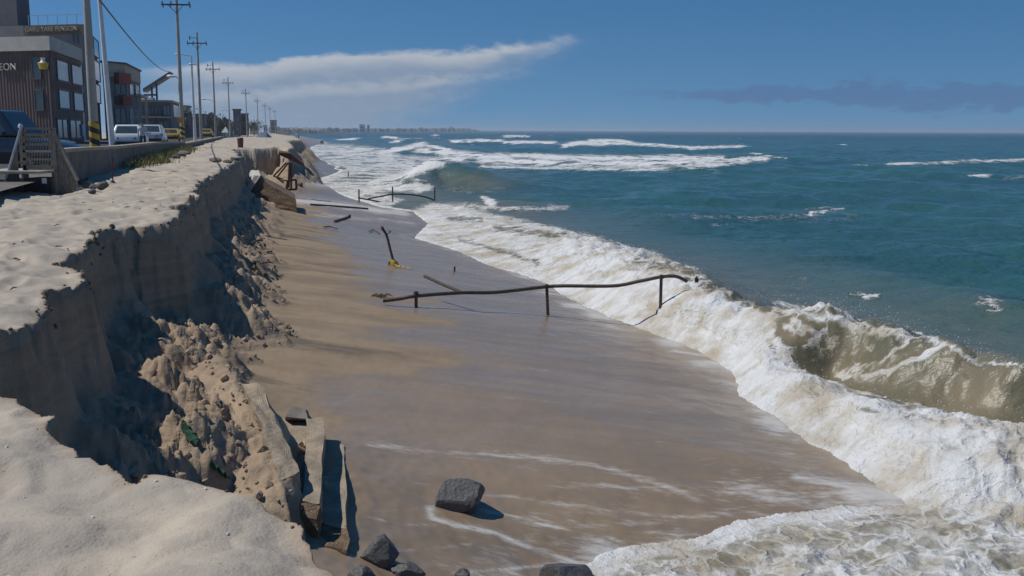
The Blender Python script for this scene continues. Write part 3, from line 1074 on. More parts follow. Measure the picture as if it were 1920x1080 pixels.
def build_sea():
    rs = np.concatenate([np.geomspace(5, 9, 40)[:-1], np.geomspace(9, 60, 430)[:-1], np.geomspace(60, 1200, 420)[:-1], np.geomspace(1200, 14000, 90)])
    th = np.concatenate([np.radians(np.linspace(-30, -16, 130))[:-1], np.radians(np.linspace(-16, 29.5, 520))[:-1], np.radians(np.linspace(29.5, 150, 70))])
    x, y = polar_grid(rs, th)
    z, ds, rd = sea_fields(x, y)
    r = np.hypot(x, y)
    px, py = project(x, y, z)
    off = np.maximum(-ds, 0)
    k = np.clip(30 / r, 0.15, 1)
    fx = px + 16 * k * fbm(x * 0.9, y * 0.9, 4) + 14 * fbm(x * 0.08, y * 0.08, 3)
    fy = py + 14 * k * fbm(x * 0.9 + 40, y * 0.9, 4) + 2.5 * fbm(x * 0.12, y * 0.08 + 11, 3) * np.clip(r / 60, 0, 1)
    foam = np.zeros_like(x)
    for pts, w, s in FOAM:
        xs = [p[0] for p in pts]
        ys = [p[1] for p in pts]
        mk = (fx > min(xs) - 6 * w - 20) & (fx < max(xs) + 6 * w + 20) & (fy > min(ys) - 5 * w) & (fy < max(ys) + 5 * w)
        if not mk.any():
            continue
        ax = 0.45 if min(ys) < 345 else 0.75
        d = seg_dist(fx[mk] * ax, fy[mk], [(a * ax, b) for a, b in pts])
        foam[mk] = np.maximum(foam[mk], s * np.exp(-(d / w) ** 2))
    for pts, soft, s in FOAM_POLY:
        d = seg_dist(fx, fy, pts, True)
        ins = inside(fx, fy, pts)
        f = np.where(ins, 0.5 + 0.5 * np.clip(d / soft, 0, 1), 0.5 - 0.5 * np.clip(d / soft, 0, 1))
        foam = np.maximum(foam, s * sstep(0.15, 0.85, f))
    for pts, w, s in FOAM_CUT:
        d = seg_dist(fx, fy, pts)
        foam = foam * (1 - s * np.exp(-(d / w) ** 2))
    # bare patches and streaks inside the foam
    holes = fbm(x * 0.22 + 3, y * 0.42, 4)
    far_f = sstep(55, 90, r)
    foam = foam * (1 - far_f * 0.55 * sstep(0.0, 0.35, holes))
    # random whitecaps far out
    wc = fbm(x * 0.035, y * 0.02, 3) * 0.6 + fbm(x * 0.11, y * 0.05, 3) * 0.6
    foam = np.maximum(foam, 0.75 * sstep(0.43, 0.55, wc) * sstep(150, 260, r) * sstep(1600, 600, r) * sstep(10, 60, off))
    foam = np.maximum(foam, sstep(0.8, 0.2, off) * (ds < 0.3) * 0.85)
    # sandy water inside and under the shore break
    cr = [(P(a, b, h).x, P(a, b, h).y) for a, b, h in CREST]
    dcr = sdist(x, y, cr, [(60, 12), (60, 80), (-10, 80)])
    silt = sstep(0.9, -0.35, -dcr + 0.35 * fbm(x * 1.2, y * 1.2, 3) + 0.15) * sstep(70, 40, r)
    silt = np.where(inside(x, y, cr + [(60, 12), (60, 80), (-10, 80)]), sstep(0.8, 0.0, np.abs(dcr)) * 0.55 * sstep(70, 45, r), np.maximum(silt, 0.9 * sstep(75, 50, r)))
    silt = np.maximum(silt, 0.75 * sstep(16, 2, off) * sstep(200, 80, r))
    sp_ = np.exp(-(((px - 880) / 100) ** 2 + ((py - 342) / 26) ** 2))
    silt = np.maximum(silt, 0.6 * sp_)
    z = z + 0.22 * fbm(x * 1.6, y * 1.6 + 3, 3) * np.exp(-(dcr / 0.7) ** 2) * sstep(60, 35, r) * (off > 0.4)
    # turbulent relief of the foam
    fm = np.clip(foam, 0, 1)
    tall = sstep(0.3, 1.5, off)
    zone = 0.3 + 0.7 * sstep(980, 1120, px)
    z = z + fm * zone * tall * sstep(75, 30, r) * ((0.3 - billow(x * 0.9, y * 0.9, 3)) * 0.42 + (billow(x * 3.6, y * 3.6, 3) - 0.25) * 0.15)
    z = z + fm * tall * sstep(30, 60, r) * (billow(x * 0.5, y * 0.5, 3) - 0.22) * 0.4 * sstep(500, 100, r)
    # foam hangs in ragged fringes on the front of the bore
    far = sstep(120, 900, r)
    co = np.stack([x.ravel(), y.ravel(), z.ravel()], 1)
    keep = ds < 2.5
    q = grid_faces(len(rs), len(th), keep)
    o = np_mesh('sea', co, q, sea_material(), {'foam': foam.ravel(), 'silt': silt.ravel(), 'far': far.ravel()})
    tag(o, 'teal sea with white breakers rolling onto the beach', 'sea', kind='structure')
    return o


build_sand()
build_sea()
# ------------------------------------------------------------------ materials for things
CONC = mat('concrete', (0.42, 0.36, 0.28), 0.85, 0.35, 3.0, bump=0.35)
CONC_D = mat('stained_concrete', (0.20, 0.18, 0.155), 0.9, 0.45, 1.6, bump=0.3)
CONC_B = mat('broken_concrete', (0.27, 0.19, 0.12), 0.95, 0.5, 9.0, bump=0.9)
ROCK = mat('dark_rock', (0.06, 0.06, 0.065), 0.6, 0.5, 4.0, bump=0.35, c2=(0.115, 0.113, 0.11))
RUST = mat('rusted_steel', (0.17, 0.062, 0.04), 0.85, 0.5, 14.0, bump=0.4)
PIPE = mat('weathered_pipe', (0.055, 0.042, 0.036), 0.6, 0.4, 12.0, bump=0.25, c2=(0.10, 0.07, 0.05))
YELLOW = mat('yellow_cloth', (0.62, 0.42, 0.06), 0.85, 0.35, 9.0, bump=0.3)
WOOD = mat('weathered_wood', (0.36, 0.30, 0.23), 0.85, 0.4, 10.0, bump=0.4)
WOOD_L = mat('pale_deck_wood', (0.50, 0.45, 0.36), 0.8, 0.3, 8.0, bump=0.3)
POLE = mat('pole_concrete', (0.45, 0.43, 0.37), 0.8, 0.25, 2.0, bump=0.15)
GALV = mat('galvanised_steel', (0.50, 0.52, 0.53), 0.45, 0.25, 4.0, metal=0.6)
WHITEP = mat('white_paint', (0.74, 0.75, 0.74), 0.5, 0.15, 3.0)
DARKST = mat('dark_steel', (0.07, 0.07, 0.075), 0.55, 0.3, 5.0, metal=0.3)
INSUL = mat('insulator', (0.22, 0.21, 0.20), 0.35, 0.2, 5.0)
ORANGE = mat('orange_sign', (0.75, 0.22, 0.04), 0.5, 0.2, 8.0)
LAMP = mat('lamp_housing', (0.72, 0.73, 0.74), 0.35, 0.1, 4.0)
MAROON = mat('maroon_cladding', (0.105, 0.055, 0.06), 0.7, 0.3, 0.8)
CREAM = mat('cream_render', (0.55, 0.53, 0.47), 0.85, 0.2, 0.7)
GREYR = mat('grey_render', (0.19, 0.195, 0.205), 0.85, 0.3, 0.5)
GREYD = mat('dark_grey_render', (0.10, 0.105, 0.12), 0.85, 0.3, 0.5)
TEALR = mat('grey_green_render', (0.15, 0.19, 0.185), 0.85, 0.3, 0.5)
REDR = mat('red_panel', (0.30, 0.055, 0.035), 0.7, 0.3, 0.9)
TAN = mat('tan_render', (0.46, 0.40, 0.30), 0.85, 0.25, 0.6)
GLASS = mat('window_glass', (0.045, 0.07, 0.085), 0.12, 0.3, 1.0, spec=0.9)
GLASS_L = mat('pale_glass', (0.20, 0.26, 0.29), 0.15, 0.3, 1.2, spec=0.9)  # paler glass tone used for some of the windows
FRAME = mat('window_frame', (0.11, 0.10, 0.10), 0.6, 0.2, 4.0)
RUBBER = mat('tyre_rubber', (0.02, 0.02, 0.02), 0.8, 0.2, 8.0)
ASPH = mat('asphalt', (0.055, 0.055, 0.058), 0.9, 0.3, 2.0, bump=0.3)
BLACK = mat('black_plastic', (0.018, 0.018, 0.02), 0.5, 0.2, 5.0)
REDL = mat('red_lens', (0.35, 0.02, 0.02), 0.2, 0.2, 5.0)
GREENN = mat('green_net', (0.03, 0.12, 0.075), 0.8, 0.4, 20.0)
LEAF = mat('tree_foliage', (0.045, 0.065, 0.035), 0.8, 0.5, 2.0)
BARK = mat('bark', (0.10, 0.08, 0.06), 0.9, 0.3, 6.0)
GRASSM = mat('dune_grass', (0.17, 0.19, 0.06), 0.8, 0.5, 3.0, c2=(0.24, 0.21, 0.09))
SKIN = mat('skin', (0.42, 0.27, 0.20), 0.6, 0.1, 8.0)
CLOTH_W = mat('white_cloth', (0.66, 0.66, 0.64), 0.9, 0.15, 6.0)
CLOTH_D = mat('dark_cloth', (0.03, 0.032, 0.045), 0.9, 0.2, 6.0)
BLUE = mat('blue_tarpaulin', (0.04, 0.07, 0.17), 0.6, 0.3, 3.0)
SHELL = mat('shell', (0.72, 0.70, 0.66), 0.5, 0.2, 20.0)


def stripe_mat():
    m = bpy.data.materials.new('hazard_stripes')
    m.use_nodes = True
    t = m.node_tree
    b = t.nodes['Principled BSDF']
    tc = N(t, 'ShaderNodeTexCoord')
    sp = N(t, 'ShaderNodeSeparateXYZ')
    t.links.new(tc.outputs['Object'], sp.inputs[0])
    an = M_(t, 'DIVIDE', M_(t, 'ARCTAN2', sp.outputs[1], sp.outputs[0]), 2 * math.pi)
    v = M_(t, 'FRACT', M_(t, 'ADD', M_(t, 'MULTIPLY', sp.outputs[2], 2.6), M_(t, 'MULTIPLY', an, 1.0)))
    f = M_(t, 'GREATER_THAN', v, 0.5)
    t.links.new(MIX(t, f, (0.025, 0.025, 0.025), (0.60, 0.38, 0.04)), b.inputs['Base Color'])
    b.inputs['Roughness'].default_value = 0.55
    return m


STRIPE = stripe_mat()


def wallX(Y):
    return -5.2 - 0.25 * Y


def tz(Y):
    return float(terrace_z(0.0, np.array([float(Y)]))[0])


NRM = Vector((1, 0.25, 0)).normalized()      # towards the sea
ALO = Vector((-0.25, 1, 0)).normalized()     # along the road


# ------------------------------------------------------------------ road and sea wall
def strip(name, o0, o1, dz, y0, y1, m, n=60):
    mb = MB()
    vs, fs = [], []
    for i in range(n + 1):
        Y = y0 + (y1 - y0) * i / n
        for o in (o0, o1):
            p = Vector((wallX(Y), Y, 0)) + NRM * o
            vs.append((p.x, p.y, tz(Y) + dz))
    for i in range(n):
        fs.append((2 * i, 2 * i + 1, 2 * i + 3, 2 * i + 2))
    mb.add(vs, fs)
    o = mb.build(name, m)
    return o


tag(strip('road', -13.5, -1.25, 0.16, -20, 420, ASPH), kind='structure')
tag(strip('pavement', -1.25, -0.16, 0.26, -20, 420, CONC_D), kind='structure')


def sea_wall(y0, y1, tops, name, label, h=None, step=3.0, mtl=CONC_D):
    c = Vector((wallX(y0), y0, tz(y0)))
    w = thing(name, c, label, 'wall')
    n = max(1, int(round((y1 - y0) / step)))
    for i in range(n):
        a = y0 + (y1 - y0) * i / n
        b = y0 + (y1 - y0) * (i + 1) / n - 0.03
        pts_b, pts_t = [], []
        for Y, s in ((a, -1), (a, 1), (b, 1), (b, -1)):
            p = Vector((wallX(Y), Y, 0)) + NRM * (0.15 * s)
            zt = np.interp(Y, tops[0], tops[1])
            pts_b.append((p.x, p.y, tz(Y) - 0.5))
            pts_t.append((p.x, p.y, zt - 0.10))
        MB().hexa(pts_b, pts_t).build('panel', mtl, w, bevel=0.015)
    pb, pt = [], []
    mb = MB()
    vs = []
    for i in range(n + 1):
        Y = y0 + (y1 - y0) * i / n
        zt = float(np.interp(Y, tops[0], tops[1]))
        for s, z in ((-0.19, zt - 0.10), (0.19, zt - 0.10), (0.19, zt), (-0.19, zt)):
            p = Vector((wallX(Y), Y, 0)) + NRM * s
            vs.append((p.x, p.y, z))
    fs = [(0, 1, 2, 3), tuple(4 * n + k for k in (3, 2, 1, 0))]
    for i in range(n):
        for k in range(4):
            fs.append((4 * i + k, 4 * i + (k + 1) % 4, 4 * (i + 1) + (k + 1) % 4, 4 * (i + 1) + k))
    mb.add(vs, fs)
    mb.build('coping', CONC, w)
    return w


sea_wall(26.6, 72, ((26, 30, 36, 52, 72), (4.48, 4.46, 4.39, 4.34, 4.12)), 'sea_wall', 'stained grey concrete wall behind the sand, with pale coping and grass at its foot')
sea_wall(72.2, 150, ((72, 150), (4.02, 3.95)), 'low_sea_wall', 'low stretch of dark concrete wall beyond the grassy end of the taller wall', step=6.0)


# ------------------------------------------------------------------ utility poles
def utility_pole(px, Y, label, top=14.9, arm=13.8, r0=0.16, stripes=False, sign=False, lamp=None, arms=True, group=None, base_z=None):
    X = (px - 960) / FPX * Y
    d = ray(px, 268)
    X = d.x / d.y * Y
    z0 = (base_z if base_z is not None else tz(Y) + 0.1)
    w = thing('utility_pole', (X, Y, z0), label, 'utility pole', group)
    MB().tube([(X, Y, z0 - 0.4), (X, Y, z0 + 4), (X, Y, top)], [r0, r0 * 0.88, r0 * 0.58], 14).build('shaft', POLE, w, True)
    if arms:
        a = Vector((1, 0.1, 0)).normalized()
        c = Vector((X, Y - 0.16, arm))
        MB().bar(c - a * 1.02, c + a * 1.02, 0.09, 0.10).build('crossarm', DARKST, w)
        mb = MB()
        mb.bar(c + a * 0.5 + Vector((0, -0.02, -0.06)), Vector((X, Y - 0.16, arm - 0.6)), 0.035)
        mb.bar(c - a * 0.5 + Vector((0, -0.02, -0.06)), Vector((X, Y - 0.16, arm - 0.6)), 0.035)
        mb.build('brace', DARKST, w)
        for s in (-0.95, -0.35, 0.92):
            p = c + a * s
            MB().tube([p + Vector((0, 0, 0.05)), p + Vector((0, 0, 0.12)), p + Vector((0, 0, 0.16)), p + Vector((0, 0, 0.26))], [0.03, 0.075, 0.06, 0.03], 8).build('insulator', INSUL, w, True)
        for s in (-0.9, -0.4, 0.98):
            p = c + a * s
            MB().tube([p + Vector((0, 0, -0.05)), p + Vector((0, 0, -0.12)), p + Vector((0, 0, -0.24))], [0.03, 0.06, 0.03], 8).build('insulator', INSUL, w, True)
        MB().tube([(X - 0.75, Y - 0.1, arm + 0.35), (X - 0.75, Y - 0.1, arm + 0.75)], 0.07, 8).build('fuse_unit', INSUL, w)
        MB().bar((X - 0.75, Y - 0.1, arm + 0.55), (X, Y - 0.1, arm + 0.55), 0.05).build('fuse_arm', DARKST, w)
    if stripes:
        za, zb = z0 + 0.55, z0 + 1.62
        o = MB()
        o.tube([(X, Y, za), (X, Y, zb)], r0 * 1.06, 18)
        s = o.build('striped_sleeve', STRIPE, w, True)
        # keep the sleeve's own origin on the pole axis for the stripes
    if sign:
        p = PD(338, 225, Y - 0.25)
        mb = MB()
        mb.tube([(p.x, Y - 0.22, p.z), (p.x, Y - 0.19, p.z)], 0.22, 8)
        mb.build('warning_plate', ORANGE, w)
        MB().bar((p.x, Y - 0.19, p.z), (X, Y, p.z), 0.04).build('plate_bracket', DARKST, w)
    if lamp:
        lp = PD(lamp[0], lamp[1], Y)
        a0 = Vector((X, Y, lp.z - 0.35))
        MB().tube([a0, a0 + (lp - a0) * 0.5 + Vector((0, 0, 0.12)), lp], 0.035, 8).build('lamp_arm', GALV, w, True)
        dr = Vector((lp.x - X, 0, 0)).normalized()
        mb = MB()
        mb.tube([lp - dr * 0.2, lp, lp + dr * 0.35, lp + dr * 0.5], [0.05, 0.10, 0.12, 0.04], 10)
        mb.build('lamp_head', LAMP, w, True)
    return w


PG = 'utility poles along the road'
utility_pole(178, 36, 'thick utility pole with black and yellow striped base behind the stained wall', top=10.7, r0=0.165, stripes=True, arms=False, group=PG)
utility_pole(343, 75, 'utility pole with crossarm and orange plate above a striped base', stripes=True, sign=True, lamp=(325, 143), group=PG)
utility_pole(378, 108, 'plain utility pole with crossarm, next beyond the orange-plated one', lamp=(363, 120), group=PG)
utility_pole(405, 154, 'plain utility pole with crossarm, second beyond the orange-plated one', lamp=(384, 186), group=PG)
utility_pole(432, 199, 'plain utility pole with crossarm behind the white canopy', lamp=(419, 206), group=PG)
for px, Y in ((464, 255), (485, 325), (499, 390), (508, 450), (517, 520)):
    utility_pole(px, Y, 'small hazy utility pole far along the road beyond the white canopy', group='far hazy utility poles', base_z=tz(Y) + 0.05)

# white slender poles
b = on_ground(214, 308)
w = thing('flagpole', b, 'tall white tapering flagpole leaning slightly in front of the stained wall', 'flagpole')
tp = PD(185, -18, b.y + 0.2)
MB().tube([b - Vector((0, 0, .2)), b.lerp(tp, 0.4), tp], [0.13, 0.105, 0.075], 14).build('shaft', WHITEP, w, True)
MB().tube([b - Vector((0, 0, .1)), b + Vector((0, 0, .18))], [0.26, 0.2], 12).build('footing', CONC_D, w)
MB().tube([b.lerp(tp, 0.12) + Vector((0.12, -0.05, 0)), b.lerp(tp, 0.12) + Vector((0.16, -0.05, 0))], 0.05, 8).build('cleat', DARKST, w)
b = on_ground(211, 342)
w = thing('thin_stake', b, 'thin dark steel stake standing in the sand before the flagpole', 'stake')
MB().tube([b - Vector((0, 0, .2)), PD(211, 296, b.y)], 0.018, 6).build('rod', RUST, w, True)
MB().tube([b - Vector((0, 0, .03)), b + Vector((0, 0, .05))], [0.09, 0.05], 8).build('foot', DARKST, w)
Yl = 88
X = ray(366, 268).x / ray(366, 268).y * Yl
w = thing('lamp_post', (X, Yl, tz(Yl)), 'slim white lamp post standing between two crossarm poles at the wall', 'lamp post')
tp = PD(356, 104, Yl)
MB().tube([(X, Yl, tz(Yl) - .2), (X, Yl, tz(Yl) + 3), (X, Yl, tp.z)], [0.14, 0.11, 0.06], 10).build('shaft', WHITEP, w, True)
MB().tube([(X, Yl, tp.z - .05), (X - 0.9, Yl, tp.z + .1)], 0.035, 8).build('arm', GALV, w)
MB().tube([(X - .8, Yl, tp.z + .08), (X - 1.0, Yl, tp.z + .1), (X - 1.4, Yl, tp.z + .1)], [0.05, 0.11, 0.05], 10).build('lamp_head', LAMP, w, True)


# ------------------------------------------------------------------ buildings
def on_facade(px, py, a, b):
    """(u, z) of the pixel on the upright plane through plan points a, b"""
    d = ray(px, py)
    ax, ay = a
    ex, ey = b[0] - ax, b[1] - ay
    L = math.hypot(ex, ey)
    ex, ey = ex / L, ey / L
    nx, ny = ey, -ex
    k = (ax * nx + ay * ny) / (d.x * nx + d.y * ny)
    return (d.x * k - ax) * ex + (d.y * k - ay) * ey, EYE + d.z * k


def fbox(mb, a, b, u0, u1, z0, z1, o0, o1):
    """block on a facade from u0..u1, z0..z1, standing o0..o1 out of it (outward = right of a->b)"""
    ex, ey = b[0] - a[0], b[1] - a[1]
    L = math.hypot(ex, ey)
    ex, ey = ex / L, ey / L
    nx, ny = ey, -ex
    q = lambda u, o: (a[0] + ex * u + nx * o, a[1] + ey * u + ny * o)
    f = [q(u0, o1), q(u1, o1), q(u1, o0), q(u0, o0)]
    mb.hexa([(x, y, z0) for x, y in f], [(x, y, z1) for x, y in f])
    return mb


def window(w, a, b, u0, u1, z0, z1, glass=GLASS, frame=FRAME, mull=1, t=0.09):
    if u1 < u0:
        u0, u1 = u1, u0
    if z1 < z0:
        z0, z1 = z1, z0
    mb = MB()
    fbox(mb, a, b, u0, u1, z0, z0 + t, -0.02, 0.09)
    fbox(mb, a, b, u0, u1, z1 - t, z1, -0.02, 0.09)
    fbox(mb, a, b, u0, u0 + t, z0 + t, z1 - t, -0.02, 0.085)
    fbox(mb, a, b, u1 - t, u1, z0 + t, z1 - t, -0.02, 0.085)
    for i in range(mull):
        um = u0 + (u1 - u0) * (i + 1) / (mull + 1)
        fbox(mb, a, b, um - t / 2, um + t / 2, z0 + t, z1 - t, -0.02, 0.07)
    f = mb.build('window', frame, w)
    fbox(MB(), a, b, u0 + t, u1 - t, z0 + t, z1 - t, -0.01, 0.03).build('pane', glass, f)
    return f


def win_px(w, a, b, x0, y0, x1, y1, **kw):
    u0, z0 = on_facade(x0, y1, a, b)
    u1, z1 = on_facade(x1, y0, a, b)
    return window(w, a, b, u0, u1, z0, z1, **kw)


def xy(px, Y):
    d = ray(px, 240)
    return (d.x / d.y * Y, Y)


def zof(px, py, Y):
    return PD(px, py, Y).z


def text_part(body, size, a, b, u, z, m, w, name='lettering', out=0.12):
    cu = bpy.data.curves.new('lettering', 'FONT')
    cu.body = body
    cu.size = size
    cu.extrude = 0.05
    cu.align_x = 'LEFT'
    tmp = bpy.data.objects.new('tmp', cu)
    col.objects.link(tmp)
    dg = bpy.context.evaluated_depsgraph_get()
    me = bpy.data.meshes.new_from_object(tmp.evaluated_get(dg))
    bpy.data.objects.remove(tmp)
    ex, ey = b[0] - a[0], b[1] - a[1]
    L = math.hypot(ex, ey)
    ex, ey = ex / L, ey / L
    mtx = Matrix(((ex, 0, ey, a[0] + ex * u + ey * out), (ey, 0, -ex, a[1] + ey * u - ex * out), (0, 1, 0, z), (0, 0, 0, 1)))
    me.transform(Matrix.Translation(-abs_loc(w)) @ mtx)
    me.materials.clear()
    me.materials.append(m)
    o = bpy.data.objects.new(name, me)
    col.objects.link(o)
    o.parent = w
    return o


def house(name, fl, fr, br, bl, z1, m, label, cat='building', z0=None):
    z0 = 3.3 if z0 is None else z0
    w = thing(name, (fr[0], fr[1], z0), label, cat)
    MB().prism([fl, fr, br, bl], z0 - 0.3, z1).build('wall', m, w)
    return w


# A: maroon guesthouse with the cream parapet
A_fr, A_fl, A_br = xy(102, 82), xy(-70, 84.5), xy(157, 95)
A_bl = (A_fl[0] + A_br[0] - A_fr[0], A_fl[1] + A_br[1] - A_fr[1])
zA = zof(102, 94.7, 82)
zA2 = zof(102, 68, 82)


def corrugated():
    m = mat('maroon_ribbed', (0.092, 0.062, 0.062), 0.65, 0.25, 0.6)
    t = m.node_tree
    b = t.nodes['Principled BSDF']
    tc = N(t, 'ShaderNodeTexCoord')
    wv = N(t, 'ShaderNodeTexWave')
    wv.inputs['Scale'].default_value = 1.1
    wv.inputs['Distortion'].default_value = 0.0
    t.links.new(tc.outputs['Object'], wv.inputs['Vector'])
    bp = N(t, 'ShaderNodeBump')
    bp.inputs['Distance'].default_value = 0.08
    bp.inputs['Strength'].default_value = 0.8
    t.links.new(wv.outputs[0], bp.inputs['Height'])
    t.links.new(bp.outputs[0], b.inputs['Normal'])
    return m


w = house('guesthouse', A_fl, A_fr, A_br, A_bl, zA, corrugated(), 'maroon ribbed guesthouse with cream parapet, yellow lantern and pale lettering')
e = 0.25
par = MB()
for p, q in ((A_fl, A_fr), (A_fr, A_br), (A_br, A_bl)):
    L = math.dist(p, q)
    fbox(par, p, q, -0.02 if p != A_fr else 0.0, L + (e if p == A_fl else 0), zA + 0.002, zA2, -0.3, e)
par.build('parapet', CREAM, w)
MB().prism([A_fl, A_fr, A_br, A_bl], zA + 0.01, zA + 0.25).build('roof', GREYD, w)
rb = MB()
fbox(rb, A_fr, A_br, 0.05, math.dist(A_fr, A_br), zA - 0.55, zA, 0, 0.06)
fbox(rb, A_fr, A_br, 0.05, math.dist(A_fr, A_br), zof(128, 163, 88) - 0.3, zof(128, 158, 88), 0, 0.06)
rb.build('brick_band', mat('brick_red', (0.17, 0.075, 0.055), 0.85, 0.3, 2.0), w)
for x0, x1, y0, y1 in ((107, 127, 109, 152), (135, 154, 119, 159), (111, 130, 169, 205), (139, 156, 174, 209)):
    win_px(w, A_fr, A_br, x0, y0, x1, y1, glass=GLASS_L, mull=0, t=0.16)
for x0, x1, y0, y1 in ((108, 126, 222, 262), (132, 152, 224, 262)):
    win_px(w, A_fr, A_br, x0, y0, x1, y1, mull=1, t=0.14)
for x0, x1, y0, y1 in ((61, 76, 107, 149), (66, 81, 167, 208)):
    win_px(w, A_fl, A_fr, x0, y0, x1, y1, mull=0, t=0.1)
u, z = on_facade(89, 124, A_fl, A_fr)
ex = Vector((A_fr[0] - A_fl[0], A_fr[1] - A_fl[1], 0)).normalized()
nn = Vector((ex.y, -ex.x, 0))
c = Vector((A_fl[0], A_fl[1], 0)) + ex * u + nn * 0.45
c.z = z
ln = MB().tube([c + Vector((0, 0, -.28)), c + Vector((0, 0, -.24)), c + Vector((0, 0, .2)), c + Vector((0, 0, .24))], [0.2, 0.3, 0.4, 0.36], 14).build('lantern', mat('lantern_yellow', (0.70, 0.50, 0.05), 0.5, 0.2, 6.0), w, True)
MB().tube([c + Vector((0, 0, .25)), c + Vector((0, 0, .45)), c + Vector((0, 0, .62))], [0.26, 0.14, 0.2], 12).build('lantern_cap', WHITEP, ln, True)
MB().bar(c + Vector((0, 0, .5)), c - nn * 0.45 + Vector((0, 0, .5)), 0.05).build('bracket', DARKST, ln)
u, z = on_facade(1, 132, A_fl, A_fr)
text_part('EON', 0.80, A_fl, A_fr, u, z, CREAM, w)
u, z = on_facade(156, 233, A_fr, A_br)
sb = fbox(MB(), A_fr, A_br, u - 1.4, u - 0.1, z - 1.1, z, 0.05, 0.18).build('sign_board', WHITEP, w)

# B: grey block behind with rooftop lettering
B_fr, B_fl, B_br = xy(160, 108), xy(-60, 112), xy(190, 128)
B_bl = (B_fl[0] + B_br[0] - B_fr[0], B_fl[1] + B_br[1] - B_fr[1])
zB = zof(160, 45, 108)
w = house('hotel_block', B_fl, B_fr, B_br, B_bl, zB, GREYR, 'tall grey block with rooftop lettering standing behind the maroon guesthouse')
u0, z0_ = on_facade(50, 62, B_fl, B_fr)
u1, z1_ = on_facade(158, 46.5, B_fl, B_fr)
fbox(MB(), B_fl, B_fr, u0 - 0.3, u1, z0_ - 0.2, z1_ + 0.05, 0.02, 0.12).build('sign_band', mat('sign_brown', (0.12, 0.105, 0.085), 0.8, 0.3, 1.0), w)
text_part('GARU YARE PENSION', 0.66, B_fl, B_fr, u0, z0_ + 0.12, TAN, w, out=0.2)
tw_ = [xy(-70, 113), xy(47, 110.5), (xy(47, 110.5)[0] - 1.2, 116), (xy(-70, 113)[0] - 1.2, 118)]
MB().prism(tw_, zB, zB + 4.4).build('stair_tower', GREYD, w)
rl = MB()
for i in range(7):
    u = u0 + (u1 - u0) * i / 6
    fbox(rl, B_fl, B_fr, u, u + 0.05, zB, zB + 1.0, -0.4, -0.35)
fbox(rl, B_fl, B_fr, u0, u1 + .05, zB + 1.0, zB + 1.05, -0.4, -0.35)
rl.build('roof_railing', GALV, w)
for x0, x1, y0, y1 in ((138, 146, 60, 84), (165, 172, 70, 100), (176, 184, 78, 104), (168, 186, 118, 145), (170, 187, 160, 190)):
    if x0 < 160:
        win_px(w, B_fl, B_fr, x0, y0, x1, y1, mull=0)
    else:
        win_px(w, B_fr, B_br, x0, y0, x1, y1, mull=0)
u, z = on_facade(175, 215, B_fr, B_br)
fbox(MB(), B_fr, B_br, u - 4, u + 3, z - 3, z - 0.4, 0.02, 0.3).build('shopfront', GREYD, w)

# D: building with red balcony panels
D_fr, D_fl, D_br = xy(240, 126), xy(198, 122), xy(267, 142)
D_bl = (D_fl[0] + D_br[0] - D_fr[0], D_fl[1] + D_br[1] - D_fr[1])
zD = zof(240, 121, 126)
w = house('balcony_house', D_fl, D_fr, D_br, D_bl, zD - 1.6, TEALR, 'grey green three-storey building with red balcony panels and tan top')
MB().prism([(D_fl[0], D_fl[1] - .1), (D_fr[0] + .1, D_fr[1] - .1), (D_br[0] + .1, D_br[1]), D_bl], zD - 1.6, zD).build('top_storey', TAN, w)
MB().prism([(D_fl[0] - .2, D_fl[1] - .3), (D_fr[0] + .3, D_fr[1] - .3), (D_br[0] + .3, D_br[1]), D_bl], zD, zD + 0.22).build('roof', GREYD, w)
for x0, x1, y0, y1 in ((214, 236, 138, 157), (222, 238, 181, 197)):
    u0, z0_ = on_facade(x0, y1, D_fl, D_fr)
    u1, z1_ = on_facade(x1, y0, D_fl, D_fr)
    fbox(MB(), D_fl, D_fr, u0, u1, z0_, z1_, 0.05, 0.7).build('balcony', REDR, w)
for x0, x1, y0, y1 in ((216, 236, 158, 178), (207, 220, 180, 200), (216, 236, 203, 232)):
    win_px(w, D_fl, D_fr, x0, y0, x1, y1, mull=1)
for x0, x1, y0, y1 in ((243, 250, 158, 180), (254, 261, 160, 182), (244, 262, 204, 240)):
    win_px(w, D_fr, D_br, x0, y0, x1, y1, mull=0, glass=GLASS_L)
u, z = on_facade(256, 181, D_fr, D_br)
fbox(MB(), D_fr, D_br, u - 2, u + 7, z, z + 0.25, 0, 0.8).build('canopy', CREAM, w)
for uu in (-1.5, 6.0):
    fbox(MB(), D_fr, D_br, u + uu, u + uu + 0.3, 3.2, z, 0.4, 0.7).build('column', CREAM, w)

# E: low two-storey cafe with the sloping roof frame
E_fr, E_fl, E_br = xy(322, 150), xy(262, 148), xy(338, 168)
E_bl = (E_fl[0] + E_br[0] - E_fr[0], E_fl[1] + E_br[1] - E_fr[1])
zE = zof(322, 192, 150)
w = house('low_cafe', E_fl, E_fr, E_br, E_bl, zE, GREYR, 'low grey two-storey building with a steep slanting frame on its roof')
MB().prism([(E_fl[0] - .3, E_fl[1] - .5), (E_fr[0] + .4, E_fr[1] - .5), (E_br[0] + .4, E_br[1]), E_bl], zE, zE + 0.3).build('roof', TAN, w)
u0, z0_ = on_facade(264, 221, E_fl, E_fr)
fbox(MB(), E_fl, E_fr, 0.2, math.dist(E_fl, E_fr) - .2, z0_, z0_ + 0.25, 0, 1.2).build('balcony_slab', CREAM, w)
for x0, x1, y0, y1 in ((268, 284, 199, 216), (290, 302, 199, 217), (306, 319, 197, 217), (268, 290, 226, 246), (296, 318, 226, 246)):
    win_px(w, E_fl, E_fr, x0, y0, x1, y1, mull=1, glass=GLASS_L if x0 > 300 else GLASS)
win_px(w, E_fr, E_br, 325, 198, 335, 220, mull=0, glass=GLASS_L)
